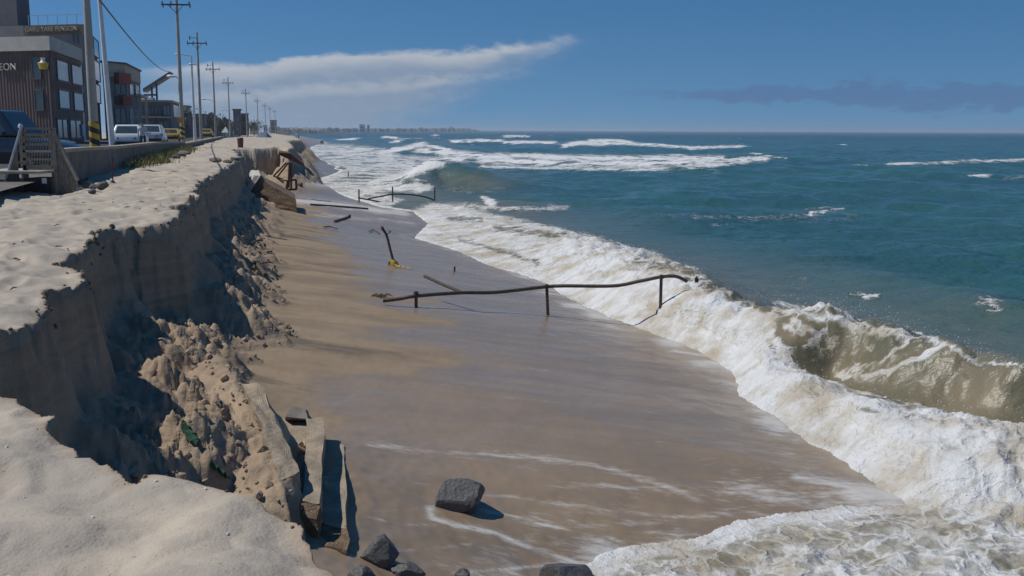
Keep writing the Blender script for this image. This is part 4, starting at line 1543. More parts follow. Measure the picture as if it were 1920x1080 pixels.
Ye = 149.5
p0, p1 = PD(268, 172, Ye), PD(318, 140, Ye)
mb = MB()
th_ = Vector((0, 0, 0.45))
bk = Vector((-0.8, 4.0, 0))
mb.hexa([p0, p1, p1 + bk, p0 + bk], [p0 + th_, p1 + th_, p1 + bk + th_, p0 + bk + th_])
rf = mb.build('slanting_roof', GREYR, w)
for px_ in (293, 284):
    pp = PD(px_, 156, Ye)
    pp.z = p0.z + (p1.z - p0.z) * ((pp.x - p0.x) / (p1.x - p0.x))
    MB().bar((pp.x, Ye, zE + .3), (pp.x, Ye, pp.z), 0.22).build('post', DARKST, rf)
MB().bar(PD(270, 178, Ye), PD(295, 178, Ye), 0.25).build('beam', DARKST, rf)
MB().box(PD(278, 187, Ye), (1.6, 1.2, 0.5)).build('roof_unit', WHITEP, w)
CAB_END = p1 + Vector((0, 0, .45))

# further row
def simple_house(name, px0, px1, ytop, Y, m, label, roof=GREYD, nw=2, depth=10.0, pitched=False):
    fl, fr = xy(px0, Y), xy(px1, Y)
    br, bl = (fr[0] - 0.25 * depth, fr[1] + depth), (fl[0] - 0.25 * depth, fl[1] + depth)
    z1 = zof((px0 + px1) / 2, ytop, Y)
    w = house(name, fl, fr, br, bl, z1, m, label)
    o = 0.25
    f = [(fl[0] - o, fl[1] - o), (fr[0] + o, fr[1] - o), (br[0] + o, br[1] + o), (bl[0] - o, bl[1] + o)]
    if pitched:
        mb = MB()
        mx = [((f[0][0] + f[1][0]) / 2, f[0][1], z1 + 1.8), ((f[2][0] + f[3][0]) / 2, f[2][1], z1 + 1.8)]
        vs = [(x, y, z1) for x, y in f] + mx
        mb.add(vs, [(0, 1, 4), (2, 3, 5), (1, 2, 5, 4), (3, 0, 4, 5), (3, 2, 1, 0)])
        mb.build('roof', roof, w)
    else:
        MB().prism(f, z1, z1 + 0.3).build('roof', roof, w)
    L = fr[0] - fl[0]
    storeys = max(1, int((z1 - 3.5) / 2.9))
    for s in range(storeys):
        for k in range(nw):
            u = L * (k + 0.25) / nw
            window(w, fl, fr, u, u + L * 0.5 / nw, 3.5 + s * 2.9 + 0.9, 3.5 + s * 2.9 + 2.3, mull=0)
    for s in range(storeys):
        for k in range(2):
            u = depth * (k + 0.25) / 2
            window(w, fr, br, u, u + depth * 0.22, 3.5 + s * 2.9 + 0.9, 3.5 + s * 2.9 + 2.3, mull=0)
    return w


simple_house('shop_house', 336, 352, 215, 178, GREYD, 'dark narrow house beside the low cafe with slanting roof frame', nw=1)
simple_house('white_house', 341, 354, 200, 240, CREAM, 'small pale house rising behind the dark narrow house', nw=1)
simple_house('long_house', 352, 384, 216, 215, GREYR, 'long grey house with flat roof behind the slim white lamp post', nw=3)
simple_house('grey_house', 386, 408, 224, 250, GREYR, 'grey house with a pitched roof behind two utility poles', nw=2, pitched=True)
simple_house('low_shop', 408, 436, 232, 285, TEALR, 'low greenish shop behind the white canopy', nw=2, pitched=True)
simple_house('dark_tower_house', 438, 452, 206, 320, GREYD, 'tall dark narrow tower house far along the road', nw=1)
simple_house('red_topped_house', 452, 466, 214, 330, mat('dull_red_wall', (0.17, 0.09, 0.085), 0.85, 0.3, 0.7), 'reddish house with pale flat roof joined beside the dark tower house', roof=CREAM, nw=1)
simple_house('far_low_house', 468, 484, 240, 400, TAN, 'far low tan house among the hazy poles', nw=2, pitched=True)
simple_house('far_pale_house', 494, 501, 236, 470, TAN, 'far small tan house with a flat roof among the hazy poles', nw=1)
simple_house('far_slab_house', 507, 519, 226, 560, GREYR, 'far grey slab house at the end of the road', nw=1)


# trees between the houses
def tree(px, Y, h, rad, label, seed):
    rnd = random.Random(seed)
    x, y = xy(px, Y)
    z0 = tz(Y)
    w = thing('roadside_tree', (x, y, z0), label, 'tree', 'dark trees among the houses')
    mb = MB()
    mb.tube([(x, y, z0 - .2), (x + .1, y, z0 + h * .4), (x, y, z0 + h * .8)], [0.2, 0.14, 0.05], 8)
    tips = []
    for k in range(7):
        an = rnd.uniform(0, 6.28)
        zz = z0 + h * rnd.uniform(.35, .75)
        e_ = Vector((x + math.cos(an) * rad * .7, y + math.sin(an) * rad * .7, zz + h * .15))
        mb.tube([(x, y, zz), e_], [0.06, 0.02], 5)
        tips.append(e_)
    mb.build('trunk', BARK, w)
    mb = MB()
    tips += [Vector((x, y, z0 + h * .85))] * 2
    for t_ in tips:
        for k in range(70):
            v = Vector((rnd.gauss(0, 1), rnd.gauss(0, 1), rnd.gauss(0, .7))) * rad * .33
            p = t_ + v
            s = rnd.uniform(.12, .3)
            a_ = Vector((rnd.uniform(-1, 1), rnd.uniform(-1, 1), rnd.uniform(-1, 1))).normalized()
            b_ = a_.orthogonal().normalized()
            mb.add([p + a_ * s, p + b_ * s * .6, p - a_ * s, p - b_ * s * .6], [(0, 1, 2, 3)])
    mb.build('crown', LEAF, w)


for i, (px_, Y, h, rad, lab) in enumerate((
        (347, 196, 5.5, 2.2, 'dark bushy tree behind the dark narrow house'), (385, 232, 5.0, 2.4, 'dark bushy tree at the end of the long grey house'),
        (412, 262, 5.2, 2.5, 'dark bushy tree between the pitched grey house and the greenish shop'), (430, 300, 4.5, 2.2, 'dark tree beside the low greenish shop and the tower house'),
        (476, 380, 5.0, 2.6, 'hazy dark tree by the far low tan house'), (327, 172, 3.4, 1.6, 'low dark tree beside the low cafe'))):
    tree(px_, Y, h, rad, lab, 50 + i)


# ------------------------------------------------------------------ cable
a_ = PD(166, -28, 36)
pts = []
for i in range(25):
    t_ = i / 24
    p = a_.lerp(CAB_END, t_)
    p.z -= 1.6 * 4 * t_ * (1 - t_) * 0.5
    pts.append(p)
c_ = MB().tube(pts, 0.035, 6).build('overhead_cable', BLACK)
tag(c_, 'black cable sagging from the striped pole to the slanting roof frame', 'cable')


# ------------------------------------------------------------------ vehicles
def car(name, loc, heading, label, body_m, L=4.3, W=1.8, H=1.5, hatch=True, suv=False):
    """local x = forward"""
    w = thing(name, loc, label, 'car')
    w.rotation_euler = (0, 0, heading)

    def lb(mb, nm, m, par=w, smooth=False, bevel=0):
        return mb.build(nm, m, par, smooth, bevel, world=False)
    hl, hw = L / 2, W / 2
    zb, zs = 0.28, H * (0.62 if not suv else 0.60)
    # lower body: cross-sections along the length
    secs = [(-hl, 0.80, 0.42, zs * .82), (-hl + .10, .94, zb, zs * .97), (-hl + .5, 1, zb, zs), (-.2, 1, zb, zs), (hl * .45, 1, zb, zs * .97), (hl - .35, .95, zb, zs * .84), (hl - .06, .86, zb + .04, zs * .68), (hl, .74, .40, zs * .56)]
    vs, fs = [], []
    for x, k, z0, z1 in secs:
        ww = hw * k
        ring = [(-ww * .92, z0), (-ww, z0 + .14), (-ww, (z0 + z1) / 2 + .05), (-ww * .95, z1 - .05), (-ww * .82, z1), (ww * .82, z1), (ww * .95, z1 - .05), (ww, (z0 + z1) / 2 + .05), (ww, z0 + .14), (ww * .92, z0)]
        vs += [(x, y, z) for y, z in ring]
    n = 10
    for i in range(len(secs) - 1):
        for k in range(n):
            fs.append((i * n + k, i * n + (k + 1) % n, (i + 1) * n + (k + 1) % n, (i + 1) * n + k))
    fs += [tuple(range(n)), tuple(reversed(range((len(secs) - 1) * n, len(secs) * n)))]
    body = lb(MB().add(vs, fs), 'body', body_m, smooth=True)
    # cabin
    xr, xf = -hl + (.22 if hatch else .75), hl * .42
    tr, tf = xr + (.60 if hatch else .6), xf - .80
    if suv:
        xr, tr, xf, tf = -hl + .1, -hl + .28, hl * .5, hl * .5 - .6
    bw, tw2 = hw * .90, hw * .70
    zc = zs - .03
    cab = MB().hexa([(xr, -bw, zc), (xf, -bw, zc), (xf, bw, zc), (xr, bw, zc)], [(tr, -tw2, H), (tf, -tw2, H), (tf, tw2, H), (tr, tw2, H)])
    cabin = lb(cab, 'cabin', body_m, bevel=0.06)

    def quad(nm, pts, m, par=cabin, th=0.012):
        a, b_, c2_, d2 = [Vector(p) for p in pts]
        nv = (b_ - a).cross(d2 - a).normalized() * th
        mb = MB().hexa([a - nv, b_ - nv, c2_ - nv, d2 - nv], [a + nv, b_ + nv, c2_ + nv, d2 + nv])
        return lb(mb, nm, m, par)

    def lerp4(c00, c10, c11, c01, u0, u1, v0, v1):
        def f(u, v):
            return (Vector(c00).lerp(Vector(c10), u)).lerp(Vector(c01).lerp(Vector(c11), u), v)
        return [f(u0, v0), f(u1, v0), f(u1, v1), f(u0, v1)]
    quad('rear_window', lerp4((xr, bw, zc), (xr, -bw, zc), (tr, -tw2, H), (tr, tw2, H), .10, .90, .15, .84), GLASS)
    quad('windscreen', lerp4((xf, -bw, zc), (xf, bw, zc), (tf, tw2, H), (tf, -tw2, H), .07, .93, .1, .9), GLASS)
    for s in (-1, 1):
        c00, c10, c11, c01 = (xr, s * bw, zc), (xf, s * bw, zc), (tf, s * tw2, H), (tr, s * tw2, H)
        for u0, u1 in ((.06, .30), (.33, .60), (.63, .93)):
            quad('side_window', lerp4(c00, c10, c11, c01, u0, u1, .16, .86), GLASS)
        quad('tail_light', [(-hl - .005, s * hw * .46, zs * .70), (-hl + .10, s * hw * .93, zs * .72), (-hl + .10, s * hw * .92, zs * .90), (-hl + .01, s * hw * .46, zs * .82)], REDL, body, .02)
        quad('headlight', [(hl + .0, s * hw * .4, zs * .50), (hl - .12, s * hw * .82, zs * .55), (hl - .14, s * hw * .82, zs * .68), (hl - .02, s * hw * .42, zs * .60)], LAMP, body, .02)
        m_ = MB().box((hl * .36, s * (hw + .09), zs + .06), (.12, .18, .12))
        lb(m_, 'mirror', body_m, bevel=.02)
    lb(MB().box((-hl - .01, 0, .42), (.10, W * .82, .20)), 'rear_bumper', BLACK, bevel=.02)
    lb(MB().box((-hl - .02, 0, zs * .62), (.06, .52, .12)), 'number_plate', WHITEP)
    for x in (-hl * .62, hl * .62):
        for s in (-1, 1):
            y = s * (hw - .10)
            wh = lb(MB().tube([(x, y - .1, .32), (x, y + .1, .32)], .32, 20), 'wheel', RUBBER)
            lb(MB().tube([(x, y - .11, .32), (x, y + .11, .32)], .19, 14), 'rim', GALV, wh)
    return w


ang = math.atan2(ALO.y, ALO.x)
WCAR = mat('white_car_paint', (0.72, 0.74, 0.74), 0.22, 0.05, 1.0, coat=0.6)
SCAR = mat('silver_car_paint', (0.50, 0.54, 0.57), 0.22, 0.08, 1.0, coat=0.6)
DCAR = mat('navy_car_paint', (0.022, 0.028, 0.042), 0.18, 0.2, 1.0, coat=0.8)
YCAR = mat('yellow_car_paint', (0.62, 0.38, 0.03), 0.3, 0.1, 1.0, coat=0.5)


def car_at(name, px, Y, label, m, head=None, **kw):
    x, y = xy(px, Y)
    return car(name, (x, y, tz(Y) + 0.165), ang if head is None else head, label, m, **kw)


car_at('parked_hatchback', 244, 62, 'white hatchback seen from behind, parked beyond the stained wall', WCAR, H=1.5, W=1.85)
car_at('parked_saloon', 287, 77, 'silver car parked on the road just ahead of the white hatchback', SCAR, H=1.52, L=4.5)
car_at('parked_taxi', 322, 98, 'small yellow car parked beyond the silver car', YCAR, H=1.25, L=4.2)
car_at('parked_yellow_van', 388, 150, 'low yellow car parked far along the road between plain poles', YCAR, H=1.3, L=4.4)
car_at('parked_suv', -14, 31.2, 'dark navy sport utility car parked sideways behind the wooden stair', DCAR, head=R(-4), L=5.0, W=1.9, H=1.86, suv=True)


# ------------------------------------------------------------------ people
def person(loc, rz, top_m, leg_m, label, h=1.7, stride=0.12, arm=0.1):
    w = thing('person', loc, label, 'person', 'people on the shore')
    w.rotation_euler = (0, 0, rz)
    V = [(0, 0, .93), (0, 0, 1.12), (0, 0, 1.36), (0, 0, 1.47), (0, .01, 1.56), (0, .02, 1.68),
         (-.10, 0, .88), (-.11, stride * .6, .48), (-.11, stride * .2, .07), (-.11, stride * .2 + .14, .03),
         (.10, 0, .88), (.11, -stride * .2, .48), (.11, -stride, .08), (.11, -stride + .14, .03),
         (-.19, 0, 1.38), (-.25, -.02, 1.12), (-.24, .08 + arm, .90), (-.24, .12 + arm, .82),
         (.19, 0, 1.38), (.25, -.02, 1.12), (.24, .08, .90), (.24, .10, .82)]
    E_ = [(0, 1), (1, 2), (2, 3), (3, 4), (4, 5), (0, 6), (6, 7), (7, 8), (8, 9), (0, 10), (10, 11), (11, 12), (12, 13), (2, 14), (14, 15), (15, 16), (16, 17), (2, 18), (18, 19), (19, 20), (20, 21)]
    Rr = [.14, .13, .15, .06, .09, .08, .09, .065, .045, .04, .09, .065, .045, .04, .065, .05, .035, .03, .065, .05, .035, .03]
    k = h / 1.77
    me = bpy.data.meshes.new('body')
    me.from_pydata([tuple(c * k for c in v) for v in V], E_, [])
    o = bpy.data.objects.new('body', me)
    col.objects.link(o)
    sk = o.modifiers.new('skin', 'SKIN')
    for i, r_ in enumerate(Rr):
        me.skin_vertices[0].data[i].radius = (r_ * k, r_ * k * (.75 if i in (0, 1, 2) else 1))
    me.skin_vertices[0].data[0].use_root = True
    sb_ = o.modifiers.new('sub', 'SUBSURF')
    sb_.levels = sb_.render_levels = 1
    dg = bpy.context.evaluated_depsgraph_get()
    full = bpy.data.meshes.new_from_object(o.evaluated_get(dg))
    bpy.data.objects.remove(o)
    for m in (SKIN, top_m, leg_m, BLACK):
        full.materials.append(m)
    for p in full.polygons:
        c = p.center / k
        p.material_index = 3 if (c.z > 1.63 or c.z < .09) else 0 if (c.z > 1.44 or (abs(c.x) > .19 and c.z < 1.05)) else 1 if c.z > .9 else 2
        p.use_smooth = True
    b_ = bpy.data.objects.new('body', full)
    col.objects.link(b_)
    b_.parent = w
    return w


x, y = xy(267, 60)
person((x, y, tz(60) + .165), R(200), CLOTH_W, CLOTH_D, 'person in white top and dark trousers standing behind the white hatchback')
for px_, Yp, lab, tm in ((560, 300, 'person in dark clothes on the sand ridge beyond the notch', CLOTH_D), (556, 306, 'person in a white top on the sand ridge beside a dark-clothed one', CLOTH_W)):
    d = ray(px_, 262)
    Xp = d.x / d.y * Yp
    person((Xp, Yp, gz(Xp, Yp)), R(160), tm, CLOTH_D, lab, h=1.75)
for px_, Yp in ((602, 330), (605, 333)):
    d = ray(px_, 262)
    Xp = d.x / d.y * Yp
    person((Xp, Yp, gz(Xp, Yp)), R(40), CLOTH_D, CLOTH_D, 'tiny dark figure standing at the far water line', h=1.75)


# ------------------------------------------------------------------ white canopy, blue tarpaulin, bin
Yc = 190
c = Vector((*xy(423, Yc), tz(Yc) + .1))
w = thing('white_canopy', c, 'small white peaked canopy standing by the road behind the low wall', 'canopy')
hw = .65
zt0, zt1 = c.z + .9, c.z + 2.0
mb = MB().add([(c.x - hw, c.y - hw, zt0), (c.x + hw, c.y - hw, zt0), (c.x + hw, c.y + hw, zt0), (c.x - hw, c.y + hw, zt0), (c.x, c.y, zt1)], [(0, 1, 4), (1, 2, 4), (2, 3, 4), (3, 0, 4), (3, 2, 1, 0)])
mb.build('cover', CLOTH_W, w)
for sx in (-1, 1):
    for sy in (-1, 1):
        MB().bar((c.x + sx * .58, c.y + sy * .58, c.z - .2), (c.x + sx * .58, c.y + sy * .58, zt0), 0.06).build('leg', WHITEP, w)
MB().box((c.x + .1, c.y - .2, c.z + .4), (.4, .4, .8)).build('counter', CLOTH_W, w, bevel=.03)
Yb = 240
c = Vector((*xy(494, Yb), 0))
c.z = gz(c.x, c.y)
mb = MB()
vs = []
rn = random.Random(4)
for i in range(9):
    for j in range(6):
        u, v = i / 8, j / 5
        e_ = min(u, 1 - u, v, 1 - v) * 2
        vs.append((c.x + (u - .5) * 3.6, c.y + (v - .5) * 3.0, c.z - .1 + 1.25 * (min(1, e_ * 1.8)) * (.8 + .3 * rn.random())))
mb.add(vs, [(i * 6 + j, i * 6 + j + 1, (i + 1) * 6 + j + 1, (i + 1) * 6 + j) for i in range(8) for j in range(5)])
tag(mb.build('tarpaulin_pile', BLUE, smooth=True), 'blue tarpaulin draped over a heap on the sand below the far poles', 'tarpaulin')
c = on_ground(451, 276)
w = thing('litter_bin', c, 'small dark red bin standing on the sand terrace near the notch', 'bin')
MB().tube([c - Vector((0, 0, .1)), c + Vector((0, 0, .62))], [.2, .24], 12).build('drum', mat('bin_red', (.16, .05, .05), .7, .3, 6.0), w, True)
MB().tube([c + Vector((0, 0, .62)), c + Vector((0, 0, .7))], [.26, .16], 12).build('lid', BLACK, w)
# ------------------------------------------------------------------ wooden stair over the wall
YS = 25.0


def S(px, py, dy=0.0):
    return PD(px, py, YS + dy)


c = on_ground(70, 352)
c = Vector((S(70, 352).x, YS, gz(S(70, 352).x, YS)))
w = thing('wooden_stair', c, 'weathered wooden stair landing with lattice guard and sloping picket sides', 'stair')
G0 = c.z - 0.15
for px_ in (43, 100):
    p = S(px_, 240)
    MB().box((p.x, YS, (p.z + G0) / 2), (.09, .09, p.z - G0)).build('post', WOOD, w, bevel=.008)
    p = S(px_ - 4, 246, 1.3)
    MB().box((p.x, YS + 1.3, (p.z + G0) / 2), (.09, .09, p.z - G0)).build('post', WOOD, w, bevel=.008)
p = S(39.5, 236)
MB().tube([p - Vector((0, .03, .05)), p + Vector((0, -.03, 0)), p + Vector((0, -.03, .05))], [.055, .06, .03], 10).build('post_cap', WHITEP, w, True)
for i, py_ in enumerate((241, 252.5, 270.5, 283.5, 298.5, 314)):
    a, b_ = S(44, py_), S(99, py_)
    MB().bar(a + Vector((0, -.02, 0)), b_ + Vector((0, -.02, 0)), .05, .055 if i != 5 else .12).build('rail', WOOD_L if i == 3 else WOOD, w)
for k in range(10):
    xk = 50 + k * 5.1
    MB().bar(S(xk + 1.2, 253.5, .02), S(xk - 1.2, 314, .02), .022, .03).build('lattice_slat', WOOD, w)
# left handrail and pickets
MB().tube([S(40, 238, -.1), S(3, 364, -.35)], .032, 10).build('handrail', GALV, w, True)
for k in range(8):
    t_ = .30 + k * .088
    a = S(40, 238, -.05).lerp(S(3, 364, -.3), t_)
    MB().bar(a, (a.x + .02, a.y, G0), .035, .05).build('picket', WOOD, w)
MB().bar(S(20, 305, -.15), S(46, 305, 0), .05, .05).build('rail', WOOD, w)
# right slope
MB().bar(S(101, 250, 0), S(146, 338, -.1), .06, .08).build('sloping_rail', WOOD, w)
for k in range(13):
    t_ = .06 + k * .073
    a = S(101, 250, .02).lerp(S(146, 338, -.08), t_)
    zb_ = max(G0, a.z - 1.2)
    MB().bar(a, (a.x, a.y, G0), .05, .028).build('picket', WOOD, w)
MB().bar(S(101, 318, .05), S(132, 322, 0), .05, .05).build('rail', WOOD, w)
# landing boards and steps
for k in range(9):
    a, b_ = S(-30, 322.5, -.5 + k * .2), S(97, 320.5, -.5 + k * .2)
    a.z = b_.z = S(50, 321.5).z
    MB().bar((S(-30, 322).x, YS - .5 + k * .2, a.z), (S(97, 322).x, YS - .5 + k * .2, a.z), .185, .06).build('board', WOOD_L, w)
for zz, yy, x1 in ((S(30, 345).z, -.85, 56), (S(30, 355).z, -1.15, 40)):
    MB().bar((S(-30, 345).x, YS + yy, zz), (S(x1, 345).x, YS + yy, zz), .3, .05).build('step', WOOD_L, w)
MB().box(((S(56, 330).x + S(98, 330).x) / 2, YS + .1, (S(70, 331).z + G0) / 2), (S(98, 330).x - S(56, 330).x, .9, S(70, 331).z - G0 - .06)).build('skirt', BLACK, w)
MB().box(S(83, 339, -.42), (.1, .04, .13)).build('notice', WHITEP, w)

# rubbish and rubble beside the stair
rn = random.Random(3)


def rock(name, loc, size, label, cat, m, seed, group=None, sub=4, rough=.35, rz=0.0):
    bm = bmesh.new()
    bmesh.ops.create_icosphere(bm, subdivisions=sub, radius=1)
    off = Vector((seed * 3.7, seed * 1.3, seed * 7.1))
    rr_ = random.Random(int(seed * 100))
    planes = [(Vector((rr_.gauss(0, 1), rr_.gauss(0, 1), rr_.gauss(0, .8))).normalized(), rr_.uniform(.55, .88)) for _ in range(20)]
    for v in bm.verts:
        n = v.co.normalized()
        d_ = mnoise.noise(n * 1.3 + off) * rough + abs(mnoise.noise(n * 2.9 + off)) * rough * .5
        q = n * (1 + d_)
        # broken, flat-faced boulder
        for pn, pd in planes:
            k_ = q.dot(pn) - pd
            if k_ > 0:
                q -= pn * k_ * .98
        q += n * mnoise.noise(n * 6 + off) * .02
        v.co = Vector((q.x * size[0], q.y * size[1], q.z * size[2]))
    me = bpy.data.meshes.new(name)
    bm.to_mesh(me)
    bm.free()
    me.materials.append(m)
    me.polygons.foreach_set('use_smooth', [True] * len(me.polygons))
    me.set_sharp_from_angle(angle=R(18))
    o = bpy.data.objects.new(name, me)
    col.objects.link(o)
    o.location = loc
    o.rotation_euler = (0, 0, rz)
    return tag(o, label, cat, group)


def rock_px(x0, y0, x1, y1, label, seed, name='boulder', m=ROCK, depth=.8, **kw):
    b_ = on_ground((x0 + x1) / 2, y1 - (y1 - y0) * .12)
    Yr = b_.y
    s = Yr / FPX / math.cos(PITCH)
    hw = (x1 - x0) / 2 * s
    hh = (y1 - y0) * s * .78
    return rock(name, (b_.x, Yr + hw * .3, b_.z + hh * .30), (hw * 1.32, hw * depth * 1.2, hh * .86), label, 'rock', m, seed, **kw)


rock_px(812, 905, 912, 964, 'large angular dark grey boulder alone in the shallow backwash', 2.0, rough=.3)
rock_px(826, 905, 848, 934, 'small dark stone leaning on the corner of the lone large boulder', 5.0)
rock_px(676, 1008, 750, 1066, 'rounded grey boulder at the foot of the sand lip beside the concrete wall', 3.0)
rock_px(738, 1052, 800, 1092, 'knobbly grey stone pressed against the rounded grey boulder', 6.2)
rock_px(1012, 1056, 1124, 1110, 'dark boulder with a pale patch at the edge of the foam', 4.4, rough=.22)
rock_px(850, 1066, 882, 1090, 'small dark stone in the wash between two boulders', 7.7)
rock_px(655, 1062, 705, 1100, 'grey stone half under the sand lip', 8.3)
rock_px(1062, 1066, 1088, 1084, 'pale stone lying on the dark boulder by the foam', 9.1, m=CONC)
for i, (px_, py_, s) in enumerate(((158, 339, .10), (165, 352, .16), (178, 354, .13), (190, 352, .17), (197, 350, .12), (152, 346, .2), (172, 362, .1), (140, 350, .1))):
    p = on_ground(px_, py_)
    rock('rubble', p + Vector((0, 0, s * .3)), (s * 1.3, s, s * .8), 'broken dark lump of rubble strewn on the sand by the wooden stair', 'rubble', CONC_D if i % 2 else ROCK, 20 + i, group='rubble by the wooden stair', sub=2)
for i, (px_, py_, s) in enumerate(((338, 293, .25), (346, 290, .3), (330, 296, .18), (428, 305, .2), (404, 303, .25), (440, 300, .2))):
    p = on_ground(px_, py_)
    rock('clod', p + Vector((0, 0, s * .2)), (s * 1.6, s, s * .6), 'dark clod lying on the sand between the wall end and the notch', 'clod', CONC_D, 40 + i, group='clods near the wall end', sub=2)

# ------------------------------------------------------------------ broken concrete below the scarp
c = P(590, 870, 1.5)
w = thing('broken_retaining_wall', (c.x, c.y, gz(c.x, c.y)), 'broken concrete retaining wall with thick upright and flat footing at the toe of the scarp', 'concrete wall')
zf = gz(P(665, 930, 1.1).x, P(665, 930, 1.1).y) + .17
zs_ = zf + .30
T = [P(566, 938, zs_), P(601, 942, zs_), P(607, 783, zs_), P(576, 783, zs_)]
Bt = [Vector((p.x, p.y, zf - .25)) + Vector((.0, 0, 0)) for p in T]


def chunk(bt, tp_, name, m, parent, seed, cuts=5, amp=.035):
    mb = MB().hexa(bt, tp_)
    o = mb.build(name, m, parent)
    bm = bmesh.new()
    bm.from_mesh(o.data)
    bmesh.ops.subdivide_edges(bm, edges=bm.edges, cuts=cuts, use_grid_fill=True)
    off = Vector((seed, seed * 2.1, seed * .7))
    for v in bm.verts:
        k = mnoise.noise(v.co * 3 + off) * amp + mnoise.noise(v.co * 9 + off) * amp * .5
        v.co += Vector((mnoise.noise(v.co * 4 + off), mnoise.noise(v.co * 4 - off), mnoise.noise(v.co * 5 + off))) * amp + v.normal * k * .4
    bm.to_mesh(o.data)
    bm.free()
    return o


SANDY = mat('sandy_concrete', (0.38, 0.305, 0.22), 0.92, 0.4, 2.6, bump=0.5)
st = chunk(Bt, T, 'upright', SANDY, w, 3.0, cuts=8, amp=.035)
FT = [P(548, 965, zf), P(652, 990, zf), P(646, 834, zf), P(500, 790, zf)]
FB = [Vector((p.x, p.y, .55)) for p in FT]
ft_ = chunk(FB, FT, 'footing', SANDY, w, 5.0, cuts=8, amp=.03)
zi = zf + .13
IT = [P(540, 938, zi), P(573, 936, zi), P(580, 785, zi), P(498, 785, zi)]
chunk([Vector((p.x, p.y, zf - .2)) for p in IT], IT, 'inner_footing', SANDY, w, 6.0, cuts=7, amp=.03)
near = [P(574, 968, zf - .02), P(652, 988, zf - .02)]
e_ = [P(592, 1022, zf - .08), P(651, 1030, zf - .08)]
bb = [Vector((p.x, p.y, .6)) for p in (near[0], near[1], e_[1], e_[0])]
tt = [near[0] + Vector((0, -.0, 0)), near[1], e_[1], e_[0]]
chunk([bb[3], bb[2], bb[1], bb[0]], [tt[3], tt[2], tt[1], tt[0]], 'broken_end', CONC_B, w, 9.0, amp=.045)
ne = [T[0] + Vector((0, -.02, -.02)), T[1] + Vector((0, -.02, -.02))]
nf = [ne[0] + Vector((.02, -.10, -.1)), ne[1] + Vector((-.02, -.12, -.1))]
chunk([Vector((p.x, p.y, zf - .02)) for p in (nf[0], nf[1], ne[1], ne[0])], [nf[0], nf[1], ne[1], ne[0]], 'broken_edge', CONC_B, w, 12.0, cuts=3, amp=.03)
c = P(500, 800, 1.5)
w = thing('leaning_slab', (c.x, c.y, gz(c.x, c.y)), 'thin concrete slab leaning on edge in the slumped sand beside the broken retaining wall', 'concrete slab')
TL = [P(453, 712, 1.98), P(528, 900, 1.50)]
TR = [P(494, 732, 1.92), P(562, 890, 1.46)]
BR_ = [TR[0] + Vector((.36, .05, -.7)), TR[1] + Vector((.10, .1, -.7))]
BL_ = [TL[0] + Vector((.10, .05, -.7)), TL[1] + Vector((.02, .1, -.7))]
chunk([BL_[1], BR_[1], BR_[0], BL_[0]], [TL[1], TR[1], TR[0], TL[0]], 'slab', SANDY, w, 15.0, cuts=9, amp=.06)
c = P(560, 776, 1.35)
w = chunk([P(535, 796, .95), P(582, 796, .95), P(582, 780, .95), P(540, 780, .95)], [P(536, 783, 1.22), P(581, 784, 1.22), P(574, 768, 1.22), P(546, 766, 1.22)], 'concrete_fragment', CONC_D, None, 21.0, cuts=3)
tag(w, 'small dark concrete fragment behind the upright of the broken retaining wall', 'concrete')

# far slab
A_, B_, C_, D_ = PD(467, 360, 49), PD(557, 392, 48), PD(554, 374, 48), PD(482, 331, 49)
A2, B2, C2, D2 = PD(460, 351, 51), PD(557, 380, 51.5), PD(550, 361, 51.5), PD(476, 321, 51)
w = thing('tilted_slab', ((A_.x + B_.x) / 2, 49, gz((A_.x + B_.x) / 2, 49)), 'big tilted brown concrete slab fallen from the scarp onto the beach', 'concrete slab')
chunk([A_ - Vector((0, 0, .4)), B_ - Vector((0, 0, .4)), B2 - Vector((0, 0, .4)), A2 - Vector((0, 0, .4))], [D_, C_, C2, D2], 'slab', CONC_B, w, 31.0, amp=.06)
up = Vector((0, 0, .05))
chunk([A2.lerp(D2, .2) + Vector((-.12, -.1, 0)), A_.lerp(D_, .12) + Vector((-.12, -.12, 0)), A_.lerp(D_, .12) + Vector((.1, -.2, 0)), A2 + Vector((.1, .0, .3))],
      [D2 + Vector((-.12, -.1, .06)), D_ + Vector((-.12, -.12, .06)), D_ + Vector((.22, -.2, .06)), D2 + Vector((.2, .1, .06))], 'painted_lit_edge', CREAM, w, 33.0, cuts=2, amp=.03)  # added pale cap: sunlight on the slab's left end, put into the colour

# rusted frame
YR = 60.0
q = lambda x, y, d_=0: PD(x, y, YR + d_)
base = q(545, 352)
w = thing('rusted_frame', (base.x, YR, gz(base.x, YR)), 'collapsed rusty red steel frame with slanting roof plate beyond the tilted slab', 'steel frame')
r1, r2, r3 = q(524, 291), q(545, 300), q(571, 312)
dp = Vector((-.3, 1.3, .1))
mb = MB()
tk = Vector((0, 0, .16))
mb.hexa([r1, r2, r2 + dp, r1 + dp], [r1 + tk, r2 + tk * 2.4, r2 + dp + tk * 2, r1 + dp + tk])
mb.hexa([r2, r3, r3 + dp, r2 + dp], [r2 + tk * 2.4, r3 + tk * .5, r3 + dp + tk * .5, r2 + dp + tk * 2])
mb.build('roof_plate', RUST, w)
for a, b_ in (((543, 306), (541, 352)), ((546, 306), (546, 354)), ((541, 305), (519, 333)), ((537, 305), (513, 330))):
    MB().bar(q(*a, .3), q(*b_, .2), .09).build('leg', RUST, w)
for a, b_ in (((519, 333), (532, 343)), ((513, 330), (530, 336)), ((530, 338), (548, 340))):
    MB().bar(q(*a, .2), q(*b_, .1), .08).build('strut', RUST, w)
sq = [(537, 356), (556, 355), (555, 337), (540, 338)]
for i in range(4):
    MB().bar(q(*sq[i]), q(*sq[(i + 1) % 4]), .12).build('base_bar', RUST, w)
